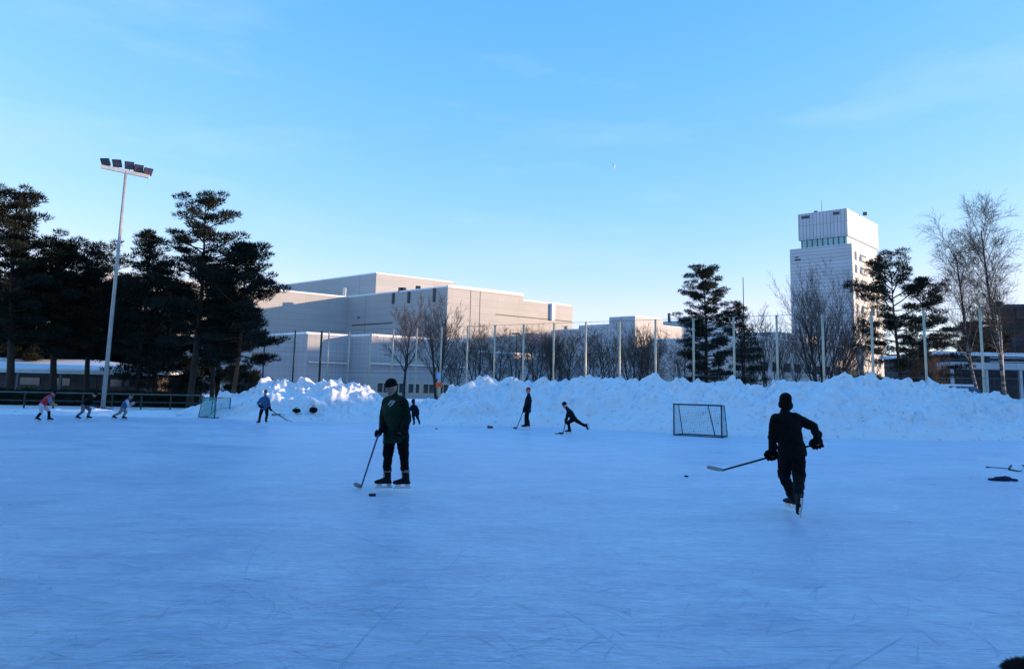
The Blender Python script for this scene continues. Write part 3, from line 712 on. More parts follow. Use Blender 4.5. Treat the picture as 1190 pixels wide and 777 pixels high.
l_.new(x_.outputs[0], r_.inputs[0]); l_.new(r_.outputs[0], b_.inputs['Base Color']); setsock(b_, 'Roughness', 0.8)
BIRCH = m_

def pine(name, label, base, H, prof, seed, trunk_r=0.2, lean=(0, 0), t0=0.3, limbs=48, tuft=0.26, dens=1.0, bark=None, needle=None, flat=0.34, droop=0.0, group=None):
    rnd = random.Random(seed); base = Vector((base[0], base[1], 0))
    root = thing(name, base, label, 'tree', group)
    def tp(t): return base + Vector((lean[0] * t + math.sin(t * 5 + seed) * .12, lean[1] * t, H * t - 0.1 * (1 - t)))
    mb = MB(); ts = [i / 12 for i in range(13)]
    mb.path([tp(t) for t in ts], [trunk_r * (1.0 - .9 * t ** 1.15) + (.06 if t == 0 else 0) for t in ts], 9)
    cr = MB(); ts_, rs_ = [p[0] for p in prof], [p[1] for p in prof]
    pads = []
    for i in range(limbs):
        u = (i + rnd.random() * .6) / limbs; t = t0 + (0.985 - t0) * u ** 0.92
        az = i * 2.399 + rnd.uniform(-.5, .5); L = interp(t, ts_, rs_) * (rnd.uniform(.8, 1.18) if rnd.random() < .62 else rnd.uniform(.3, .75))
        if L < .15: continue
        e = lerp(-0.15, 0.75, u ** 1.5) - droop + rnd.uniform(-.15, .15)
        d = Vector((math.cos(az) * math.cos(e), math.sin(az) * math.cos(e), math.sin(e)))
        p = tp(t); pts = [p]; k = 4
        for s_ in range(k):
            d = (d + Vector((rnd.uniform(-.18, .18), rnd.uniform(-.18, .18), rnd.uniform(-.05, .16)))).normalized(); p = p + d * (L / k); pts.append(p)
        r0 = max(.014, min(trunk_r * .33, .022 * L)); mb.path(pts, [r0 * (1 - .75 * q / k) for q in range(k + 1)], 5)
        npd = max(2, int(L / 0.5))
        for q in range(npd):
            f = 0.40 + 0.62 * (q + rnd.random()) / npd; f = min(f, 1.0); kk = min(int(f * k), k - 1); c = pts[kk].lerp(pts[kk + 1], f * k - kk)
            w = rnd.uniform(.26, .62) * (0.75 + .35 * min(1, L / 2))
            c = c + Vector((rnd.uniform(-.3, .3), rnd.uniform(-.3, .3), rnd.uniform(.0, .16))) * min(1, L)
            pads.append((c, w))
    pads.append((tp(.99) + Vector((0, 0, .1)), .3))
    for c, w in pads:
        for _ in range(int(78 * dens * (w / .4) ** 1.3)):
            while True:
                q = Vector((rnd.uniform(-1, 1), rnd.uniform(-1, 1), rnd.uniform(-1, 1)))
                if q.length < 1: break
            o = Vector((q.x * w, q.y * w, q.z * w * flat)); p = c + o
            d = (q + Vector((rnd.uniform(-.6, .6), rnd.uniform(-.6, .6), rnd.uniform(.1, 1.0)))).normalized()
            sd = d.orthogonal().normalized(); a = rnd.uniform(0, 6.28); sd = sd * math.cos(a) + d.cross(sd) * math.sin(a)
            l = tuft * rnd.uniform(.6, 1.2); hw = l * rnd.uniform(.07, .14)
            k = len(cr.v); cr.v += [tuple(p - sd * hw), tuple(p + sd * hw), tuple(p + d * l)]; cr.f.append((k, k + 1, k + 2))
    mb.build('trunk', bark or BARK, root, smooth=True); cr.build('crown', needle or NEEDLE, root)
    return root
def hz(px, py, Y): return at(px, py, Y).z
def pine_at(px, Y, top, name, label, prof_px, seed, leanpx=0, **kw):
    """prof_px: (py, half width px) pairs measured in the photograph"""
    b = gnd(px, hor(px) + EYE * F / Y); H = hz(px + leanpx, top, Y) * .95
    x1 = at(px + leanpx, top, Y).x - b.x
    prof = sorted((max(0, min(1, hz(px, py, Y) / H)), w * Y / F) for py, w in prof_px)
    return pine(name, label, (b.x, Y), H, prof, seed, lean=(x1, 0), group=kw.pop('group', None), **kw)
LG = 'pines behind the left end of the rink'
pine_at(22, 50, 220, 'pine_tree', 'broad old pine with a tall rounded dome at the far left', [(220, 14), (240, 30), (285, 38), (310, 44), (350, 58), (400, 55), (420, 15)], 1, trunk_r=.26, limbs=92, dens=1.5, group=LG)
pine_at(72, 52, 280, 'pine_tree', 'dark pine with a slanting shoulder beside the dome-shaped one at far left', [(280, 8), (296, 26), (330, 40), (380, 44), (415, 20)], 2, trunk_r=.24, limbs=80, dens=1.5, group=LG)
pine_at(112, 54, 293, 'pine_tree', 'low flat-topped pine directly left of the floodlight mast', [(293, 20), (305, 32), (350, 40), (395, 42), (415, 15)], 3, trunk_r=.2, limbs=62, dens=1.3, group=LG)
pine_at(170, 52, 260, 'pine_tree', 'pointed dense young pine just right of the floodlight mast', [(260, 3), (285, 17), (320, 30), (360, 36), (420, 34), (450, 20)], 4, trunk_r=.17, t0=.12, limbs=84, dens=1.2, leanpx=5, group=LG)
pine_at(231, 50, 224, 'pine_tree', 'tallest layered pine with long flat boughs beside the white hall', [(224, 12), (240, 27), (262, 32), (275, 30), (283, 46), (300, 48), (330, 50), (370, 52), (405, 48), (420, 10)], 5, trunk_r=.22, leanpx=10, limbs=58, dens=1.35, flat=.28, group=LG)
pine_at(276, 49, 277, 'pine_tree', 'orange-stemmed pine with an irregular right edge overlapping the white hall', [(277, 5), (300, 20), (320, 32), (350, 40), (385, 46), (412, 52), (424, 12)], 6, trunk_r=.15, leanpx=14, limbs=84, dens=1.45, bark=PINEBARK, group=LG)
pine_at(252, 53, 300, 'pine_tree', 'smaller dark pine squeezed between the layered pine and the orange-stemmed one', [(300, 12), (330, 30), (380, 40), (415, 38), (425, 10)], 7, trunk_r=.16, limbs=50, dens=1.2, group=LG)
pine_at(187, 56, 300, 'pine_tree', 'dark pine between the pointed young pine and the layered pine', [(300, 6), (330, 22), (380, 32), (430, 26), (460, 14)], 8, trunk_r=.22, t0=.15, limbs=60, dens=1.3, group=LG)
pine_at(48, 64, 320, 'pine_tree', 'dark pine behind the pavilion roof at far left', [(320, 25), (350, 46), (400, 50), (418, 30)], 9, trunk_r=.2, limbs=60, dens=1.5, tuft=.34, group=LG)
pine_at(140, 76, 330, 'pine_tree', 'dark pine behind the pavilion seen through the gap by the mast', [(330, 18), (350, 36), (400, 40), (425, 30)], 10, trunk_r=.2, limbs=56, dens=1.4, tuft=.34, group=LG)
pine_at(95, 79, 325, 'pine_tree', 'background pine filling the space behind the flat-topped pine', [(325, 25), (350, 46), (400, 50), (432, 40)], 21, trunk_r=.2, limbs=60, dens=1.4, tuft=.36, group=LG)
for px, Y, top, sd, lab in ((10, 72, 330, 22, 'background pine behind the far left pavilion roof'), (62, 74, 342, 23, 'squat background pine over the middle of the pavilion roof'), (150, 70, 345, 24, 'squat background pine behind the pointed young pine'),
                            (205, 68, 335, 25, 'background pine between the dark pine and the layered pine'), (258, 66, 345, 26, 'squat background pine behind the orange-stemmed pine'), (122, 68, 350, 27, 'squat background pine straight behind the mast')):
    pine_at(px, Y, top, 'pine_tree', lab, [(top, 14), (top + 20, 34), (top + 55, 42), (425, 38), (446, 26)], sd, trunk_r=.2, t0=.1, limbs=58, dens=1.3, tuft=.36, group=LG)
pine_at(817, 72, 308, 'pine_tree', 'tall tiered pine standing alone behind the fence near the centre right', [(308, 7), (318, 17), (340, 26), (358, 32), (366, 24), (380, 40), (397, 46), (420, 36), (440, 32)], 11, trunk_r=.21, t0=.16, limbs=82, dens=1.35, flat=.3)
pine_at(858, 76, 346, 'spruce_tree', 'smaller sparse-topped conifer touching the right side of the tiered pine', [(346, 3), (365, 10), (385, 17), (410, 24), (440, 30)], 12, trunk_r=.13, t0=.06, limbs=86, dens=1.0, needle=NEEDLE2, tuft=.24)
pine_at(1037, 63, 309, 'pine_tree', 'gnarled open-crowned pine in front of the white tower', [(309, 18), (322, 36), (345, 50), (365, 56), (385, 64), (410, 66), (440, 48)], 13, trunk_r=.19, t0=.2, limbs=44, dens=1.25, flat=.3)
pine_at(1068, 66, 323, 'pine_tree', 'leaning pine top emerging right of the gnarled open-crowned pine', [(323, 10), (345, 28), (375, 40), (410, 44), (440, 34)], 14, trunk_r=.14, t0=.3, limbs=44, dens=1.2, leanpx=4)
pine_at(1128, 90, 372, 'pine_tree', 'distant dark conifer half hidden behind the leaning birch', [(372, 8), (395, 22), (430, 28)], 15, trunk_r=.2, t0=.1, limbs=60, dens=1.2, tuft=.38)
pine_at(1152, 96, 368, 'pine_tree', 'distant dark conifer against the wall of the dark roofed building', [(368, 6), (395, 14), (430, 18)], 16, trunk_r=.2, t0=.1, limbs=60, dens=1.2, tuft=.38)
def bare(name, label, base, H, seed, stems=1, spread=.5, trop=.25, trunk_r=.14, first=.25, levels=4, droop=0.0, counts=(11, 7, 5, 4), lean=(0, 0), bark=None, twig=None, ratio=.55, tr=.0095, group=None, fan=(.08, .3), rf=.62, r2=None):
    rnd = random.Random(seed); base = Vector((base[0], base[1], 0)); root = thing(name, base, label, 'tree', group)
    tk, tw = MB(), MB()
    def grow(p, d, L, r, lv):
        k = 6 if lv == 0 else (4 if lv < 3 else 3); pts = [p]; ds = [d]
        for i in range(k):
            j = .07 if lv == 0 else .16
            d = (d + Vector((rnd.uniform(-j, j), rnd.uniform(-j, j), rnd.uniform(-j, j))) + Vector((0, 0, (trop if lv else .05) * .3 - (droop * .4 * (i / k) if lv >= 2 else 0)))).normalized()
            p = p + d * (L / k); pts.append(p); ds.append(d)
        rad = [max(tr, r * (1 - .72 * i / k)) for i in range(k + 1)]
        (tk if lv < 2 else tw).path(pts, rad, 7 if lv == 0 else (5 if lv == 1 else 3), cap=lv < 2)
        if lv >= levels: return
        n = counts[min(lv, len(counts) - 1)]
        for i in range(n):
            f = lerp(first if lv == 0 else .22, .99, (i + rnd.random()) / n); q = min(int(f * k), k - 1)
            bp = pts[q].lerp(pts[q + 1], f * k - q); bd = ds[q + 1]
            sd = bd.orthogonal().normalized(); a = i * 2.4 + rnd.uniform(-.6, .6); sd = sd * math.cos(a) + bd.cross(sd) * math.sin(a)
            w = spread * rnd.uniform(.75, 1.3)
            nd = (bd * math.cos(w) + sd * math.sin(w)).normalized()
            grow(bp, nd, L * (ratio if lv == 0 or not r2 else r2) * rnd.uniform(.65, 1.1) * (1.15 - .45 * f if lv == 0 else 1), max(tr, r * (1 - .7 * f) * rf), lv + 1)
    for s_ in range(stems):
        a = s_ * 2.4 + seed; w = 0 if stems == 1 else rnd.uniform(*fan)
        d = Vector((math.cos(a) * math.sin(w) + lean[0], math.sin(a) * math.sin(w) + lean[1], 1)).normalized()
        grow(base + Vector((math.cos(a), math.sin(a), 0)) * (.1 if stems > 1 else 0) + Vector((0, 0, -.08)), d, H * (.8 if stems == 1 else rnd.uniform(.62, .78)), trunk_r * (1 if stems == 1 else .7), 0)
    tk.build('trunk', bark or DARKBARK, root, smooth=True); tw.build('branches', twig or TWIG, root)
    return root
def bare_at(px, Y, top, name, label, seed, **kw):
    x = at(px, hor(px) + EYE * F / Y, Y).x
    return bare(name, label, (x, Y), hz(px, top, Y), seed, **kw)
bare_at(469, 79, 366, 'bare_tree', 'round-headed leafless tree right behind the man in green', 41, spread=.55, trop=.3, first=.35, trunk_r=.17)
bare_at(508, 75, 347, 'bare_tree', 'leafless tree with several steep stems at the corner of the white hall', 42, stems=4, spread=.45, trop=.4, trunk_r=.17, counts=(8, 5, 4, 3), fan=(.05, .22))
BG = 'leafless trees behind the ball fence'
proto = [bare_at(556, 80, 372, 'bare_tree', 'leftmost of the row of leafless trees in front of the hall, dense and reddish', 43, stems=3, spread=.6, trop=.25, counts=(8, 5, 4, 3), group=BG)]
proto.append(bare_at(735, 74, 372, 'bare_tree', 'leafless vase-shaped tree in front of the stepped grey block', 44, stems=4, spread=.42, trop=.5, counts=(8, 5, 4, 3), group=BG))
proto.append(bare_at(893, 77, 366, 'bare_tree', 'slim sparse leafless tree between the conifer and the low pinkish block', 45, stems=3, spread=.45, trop=.4, counts=(8, 5, 4, 3), group=BG))
row = [(578, 84, 0, 1.0, 'second leafless tree of the row along the hall, next to the leftmost'), (600, 82, 0, .97, 'leafless tree of the row standing behind the slim lamp pole'),
       (622, 86, 0, 1.06, 'leafless tree behind the fence right above the skater in the red hat'), (640, 82, 1, .95, 'leafless tree in front of the bright duct on the hall wall'),
       (657, 85, 0, 1.0, 'leafless tree at the right-hand corner of the white hall'), (684, 84, 0, .96, 'leafless tree in the gap between hall and stepped grey block'),
       (706, 82, 0, 1.02, 'leafless tree before the lower step of the grey block'), (752, 80, 1, .98, 'leafless tree on the sunlit edge of the grey block'),
       (528, 82, 0, .8, 'short leafless tree between the multi-stemmed tree and the row'), (922, 80, 2, .86, 'thin leafless tree close to the left edge of the tower'),
       (986, 62, 2, .72, 'thin leafless sapling at the foot of the tower'), (1008, 60, 2, .66, 'low leafless sapling beside the gnarled pine trunk'), (1062, 62, 2, .6, 'low leafless sapling right of the gnarled pine trunk'),
       (870, 78, 2, .7, 'low leafless sapling at the foot of the small conifer'), (1085, 64, 2, .62, 'low leafless sapling left of the leaning birch')]
for i, (px, Y, pi_, s_, lab) in enumerate(row):
    q = at(px, hor(px) + EYE * F / Y, Y); copy_thing(proto[pi_], (q.x, Y, 0), rz=i * 1.7 + .4, scale=s_, label=lab, group=BG)
bare_at(797, 73, 388, 'bare_tree', 'low wide-spreading leafless tree at the left foot of the tiered pine', 46, stems=4, spread=.75, trop=.12, counts=(7, 5, 4, 3), trunk_r=.12)
bare_at(955, 67, 324, 'bare_tree', 'large fan-shaped leafless tree in front of the white tower', 47, stems=10, spread=.42, trop=.42, trunk_r=.15, counts=(8, 5, 4, 4), fan=(.08, .5), tr=.007)
bare_at(1142, 62, 250, 'birch_tree', 'left birch leaning to the left with drooping fine twigs', 48, spread=.55, trop=.3, first=.3, droop=1.5, trunk_r=.16, lean=(-.17, 0), counts=(20, 8, 7, 5), ratio=.25, r2=.62, bark=BIRCH, tr=.006, rf=.42)
bare_at(1172, 60, 212, 'birch_tree', 'taller upright birch with a pale trunk at the right edge', 49, spread=.5, trop=.4, first=.28, droop=1.4, trunk_r=.17, lean=(-.02, 0), counts=(24, 8, 7, 5), ratio=.23, r2=.62, bark=BIRCH, tr=.006, rf=.42)
hd = thing('hedge', (-26, 50, 0), 'long dark hedge behind the low rail fence under the left pines', 'hedge'); mb = MB(); rnd = random.Random(77)
h0, h1 = at(-70, 470, 49), at(232, 470, 52)
for _ in range(26000):
    f = rnd.random(); a = rnd.uniform(0, math.pi); r = rnd.uniform(.75, 1.05)
    p = h0.lerp(h1, f); H_ = .85 + .35 * noise.noise(Vector((f * 40, 3, 0)))
    p = Vector((p.x, p.y + math.cos(a) * .55 * r, max(.02, math.sin(a) ** .7 * H_ * r))); d = Vector((rnd.gauss(0, 1), math.cos(a) + rnd.gauss(0, .6), math.sin(a) + rnd.gauss(0, .6))).normalized()
    sd = d.orthogonal().normalized() * .035; k = len(mb.v); mb.v += [tuple(p - sd), tuple(p + sd), tuple(p + d * rnd.uniform(.12, .26))]; mb.f.append((k, k + 1, k + 2))
mb.build('foliage', NEEDLE2, hd)
mb = MB(); mb.prism([(h0.x, h0.y - .3), (h1.x, h1.y - .3), (h1.x, h1.y + .3), (h0.x, h0.y + .3)], -.05, .5); mb.build('branches', DARKBARK, hd)
# clipped hedge-like shrubs under the pines
for i, (px, Y, lab) in enumerate(((215, 60, 'dark low shrub left of the orange-stemmed pine'), (285, 60, 'dark low shrub under the orange-stemmed pine'), (1020, 64, 'dark low shrub at the foot of the gnarled pine'), (1075, 65, 'dark low shrub right of the gnarled pine'))):
    q = at(px, 470, Y)
    pine('shrub', lab, (q.x, Y), 2.1, [(0.0, 1.4), (.5, 1.7), (1, .6)], 60 + i, trunk_r=.05, t0=.05, limbs=44, dens=.8, flat=.8, group='low shrubs under the pines')

# ------------------------------------------------------------------ parked van
van = thing('parked_van', (0, 0, 0), 'dark blue van with snow on its roof behind the right end of the snow bank', 'van')
vc = at(1136, 452, 53); vx, vy = vc.x, 53; van.location = (vx, vy, 0)
VB = mat('dark blue van paint', (0.02, 0.04, 0.10), 0.35, 0.1, spec=0.6); RUB = mat('black rubber', (0.02, 0.02, 0.02), 0.8, 0.2)
zt_ = at(1136, 448.2, 53).z
mb = MB(); st = []
for y_, w_, z0, z1 in ((0, .86, .5, 1.1), (.12, .93, .38, 1.25), (.5, .95, .35, 1.4), (1.1, .95, .34, zt_ - .25), (1.7, .95, .34, zt_ - .04), (4.6, .95, .34, zt_ - .02), (4.9, .93, .38, zt_ - .12)):
    h = z1; st.append([Vector((vx + sx * w_ * (k if zz == h else 1), vy + y_, zz)) for sx, zz, k in ((-1, z0, 1), (1, z0, 1), (1, h * .55, 1), (1, h, .88), (-1, h, .88), (-1, h * .55, 1))])
mb.rings(st); mb.build('body', VB, van)
mb = MB(); mb.add([(vx - .8, vy + .52, 1.48), (vx + .8, vy + .52, 1.48), (vx + .74, vy + 1.06, zt_ - .34), (vx - .74, vy + 1.06, zt_ - .34)], [(0, 1, 2, 3)]); mb.build('windscreen', GLASS, van)
mb = MB(); mb.prism([(vx - .8, vy + 1.75), (vx + .8, vy + 1.75), (vx + .8, vy + 4.6), (vx - .8, vy + 4.6)], zt_ - .03, zt_ + .12); mb.build('roof_snow', ROOFSNOW, van)
for sx in (-1, 1):
    mb = MB(); mb.box((vx + sx * .66, vy + .02, .86), (.3, .06, .2)); mb.build('headlight', mat('headlight glass', (.5, .5, .5), .2, .1), van)
    for yy in (.95, 3.9):
        mb = MB(); mb.path([(vx + sx * .74, vy + yy, .33), (vx + sx * .97, vy + yy, .33)], .33, 18); w_ = mb.build('wheel', RUB, van)
        mb = MB(); mb.path([(vx + sx * .95, vy + yy, .33), (vx + sx * .985, vy + yy, .33)], .19, 14); mb.build('rim', GALV, w_)

# ------------------------------------------------------------------ goals
m, n, l, b = nodes_of('teal goal net'); setsock(b, 'Base Color', (0.05, 0.30, 0.32, 1)); setsock(b, 'Roughness', .8); NETM = m
def goal(name, label, c, ang, fr, W=1.83, H=1.22, D=0.95, Dt=0.45, rad=.032, nr=.0045):
    """c: middle of the goal line, ang: yaw of the goal's back direction"""
    g = thing(name, c, label, 'goal')
    bk = Vector((math.sin(ang), math.cos(ang), 0)); rt = Vector((bk.y, -bk.x, 0)); c = Vector(c)
    def P(x, y, z): return c + rt * x + bk * y + Vector((0, 0, z))
    hw = W / 2
    for sx in (-1, 1):
        mb = MB(); mb.path([P(sx * hw, 0, 0), P(sx * hw, 0, H)], rad, 10); mb.build('post', fr, g, smooth=True)
        mb = MB(); mb.path([P(sx * hw, 0, H), P(sx * hw * .97, Dt, H - .01), P(sx * hw * .95, D, .04)], rad * .62, 8); mb.build('side_frame', fr, g, smooth=True)
    mb = MB(); mb.path([P(-hw - rad, 0, H), P(hw + rad, 0, H)], rad, 10); mb.build('crossbar', fr, g, smooth=True)
    mb = MB(); mb.path([P(-hw, .02, .03), P(-hw * .95, D, .04), P(hw * .95, D, .04), P(hw, .02, .03)], rad * .8, 8); mb.build('base_frame', fr, g, smooth=True)
    mb = MB(); mb.path([P(-hw, 0, .03), P(hw, 0, .03)], rad * .7, 8); mb.build('base_bar', fr, g, smooth=True)
    mb = MB(); mb.path([P(-hw * .97, Dt, H - .01), P(hw * .97, Dt, H - .01)], rad * .6, 8); mb.build('top_bar', fr, g, smooth=True)
    mb = MB(); mb.path([P(.28, Dt, H - .01), P(.42, D, .04)], rad * .7, 8); mb.build('brace', fr, g, smooth=True)
    mb = MB(); k = 24
    for i in range(k + 1):                                          # back and roof strings
        x = lerp(-hw, hw, i / k) * .96; mb.path([P(x, 0, H), P(x, Dt, H - .02), P(x, D, .04)], nr, 3)
    for i in range(20):
        f = (i + .5) / 20
        q = (Dt + (D - Dt) * f, lerp(H - .02, .04, f)); mb.path([P(-hw * .96, q[0], q[1]), P(hw * .96, q[0], q[1])], nr, 3)
    for i in range(6):
        y = Dt * i / 6; mb.path([P(-hw * .96, y, H - .01), P(hw * .96, y, H - .01)], nr, 3)
    for sx in (-1, 1):
        for i in range(1, 18):
            z = H * i / 18; y = lerp(D, Dt, z / H); mb.path([P(sx * hw, 0, z), P(sx * hw * .96, y, z)], nr, 3)
        for i in range(1, 12):
            y = D * i / 12; zt2 = H if y < Dt else lerp(H, .04, (y - Dt) / (D - Dt)); mb.path([P(sx * hw * .98, y, .03), P(sx * hw * .98, y, zt2)], nr, 3)
    mb.build('net', NETM, g)
    return g
gl, gr = gnd(784.5, 506.3), gnd(837, 508.3)
gw = gr - gl; ga = math.radians(34)
goal('hockey_goal', 'hockey goal with dark frame and teal net facing us before the long snow bank', (gl + gr) / 2, ga, mat('dark goal steel', (0.02, 0.03, 0.05), 0.5, 0.2), W=1.93, H=hz(784.5, 469.5, gl.y), rad=.03, D=.8, Dt=.42, nr=.0045)
lg = gnd(258, 485.5)
goal('hockey_goal', 'small pale teal hockey goal seen from the side by the left snow heap', (lg.x, lg.y, 0), math.radians(-80), mat('pale teal goal steel', (0.06, 0.15, 0.17), 0.5, 0.2), W=1.3, H=.95, D=.85, Dt=.7, rad=.03, nr=.006)

# ------------------------------------------------------------------ people
def on_bank(px, py, off=0.0):
    o = Vector((0, 0, EYE)); d = ray(px, py).normalized(); best = None
    for b_ in BANKS:
        h = b_.ray_cast(o, d)
        if h[0] and (best is None or h[3] < best[3]): best = h
    return best[0] - d * off if best else gnd(px, py)
SKIN = mat('skin', (0.42, 0.24, 0.18), 0.55, 0.08, 20)
SKINSHADE = mat('shaded skin', (0.36, 0.22, 0.18), 0.55, 0.08, 20)  # darker skin copy, shade of the face put into its colour
BLACK = mat('black cloth', (0.0045, 0.005, 0.006), 0.9, 0.3, 12, spec=.15)
BLACK2 = mat('black ribbed cloth', (0.006, 0.006, 0.008), 0.9, 0.35, 22, spec=.15)
NAVY = mat('navy cloth', (0.006, 0.009, 0.02), 0.9, 0.3, 12, spec=.15)
GREEN = mat('dark green jersey', (0.004, 0.027, 0.015), 0.85, 0.35, 9, spec=.2)
DGREEN = mat('very dark green sleeve', (0.0035, 0.016, 0.010), 0.9, 0.3, 9, spec=.15)
BLUEJ = mat('blue jacket cloth', (0.035, 0.11, 0.24), 0.8, 0.2, 9)
REDC = mat('red knit', (0.55, 0.02, 0.05), 0.85, 0.15, 20)
GREYC = mat('grey cloth', (0.17, 0.16, 0.19), 0.85, 0.2, 9)
SLATE = mat('slate blue cloth', (0.13, 0.16, 0.26), 0.85, 0.2, 9)
WHITEC2 = mat('white cloth', (0.55, 0.55, 0.62), 0.85, 0.1, 9)
KHAKI = mat('khaki cloth', (0.26, 0.22, 0.19), 0.85, 0.2, 9)
TAN = mat('orange-tan glove leather', (0.42, 0.19, 0.07), 0.7, 0.2, 9)
PINK = mat('pink glove', (0.5, 0.26, 0.26), 0.7, 0.2, 9)
HAIR = mat('brown hair', (0.10, 0.06, 0.035), 0.7, 0.3, 30)
STEEL = mat('skate steel', (0.7, 0.7, 0.72), 0.25, 0.1, metal=.7)
HOLDER = mat('white blade holder', (0.7, 0.7, 0.7), 0.4, 0.05)
BOOT = mat('black skate leather', (0.006, 0.006, 0.007), 0.6, 0.3, 10, spec=.2)
LACE = mat('pale skate lining', (0.2, 0.17, 0.17), 0.6, 0.1)
SHAFT = mat('dark stick shaft', (0.035, 0.035, 0.045), 0.4, 0.2)
SHAFTL = mat('blue grey stick shaft', (0.10, 0.13, 0.19), 0.35, 0.2)
BLADE_D = mat('dark stick blade', (0.03, 0.03, 0.035), 0.6, 0.2)
BLADE_L = mat('taped pale stick blade', (0.42, 0.36, 0.36), 0.7, 0.15, 20)

def hand_mesh(mb, w, h, grip, s, fat=1.0):
    """palm from wrist w towards h, four fingers of different length curled about the grip direction, thumb from the palm's side"""
    w, h = Vector(w), Vector(h); d = (h - w).normalized(); g = Vector(grip); g = (g - d * g.dot(d))
    g = g.normalized() if g.length > 1e-4 else d.orthogonal().normalized(); nrm = d.cross(g).normalized()
    P = .085 * s; r = .0105 * s * fat
    k = w + d * P
    mb.loft([(w, g, nrm, .026 * s * fat, .02 * s * fat), (w + d * P * .5, g, nrm, .042 * s * fat, .018 * s * fat), (k, g, nrm, .043 * s * fat, .016 * s * fat)], 10)
    for i, L in enumerate((.070, .078, .072, .056)):
        b0 = k + g * ((i - 1.5) * .022 * s * fat); L *= s
        p1 = b0 + (d * .75 + nrm * .5).normalized() * L * .45; p2 = p1 + (d * .05 + nrm).normalized() * L * .35; p3 = p2 + (nrm * .5 - d).normalized() * L * .3
        mb.capsule(b0 - d * .01 * s, p1, r, r * .95, 8); mb.capsule(p1, p2, r * .95, r * .9, 8); mb.capsule(p2, p3, r * .9, r * .8, 8)
    t0 = w + d * P * .35 - g * .036 * s * fat; t1 = t0 - g * .028 * s + d * .03 * s + nrm * .012 * s; t2 = t1 + d * .02 * s + nrm * .03 * s + g * .008 * s
    mb.capsule(t0, t1, r * 1.25, r * 1.1, 8); mb.capsule(t1, t2, r * 1.1, r * .9, 8)

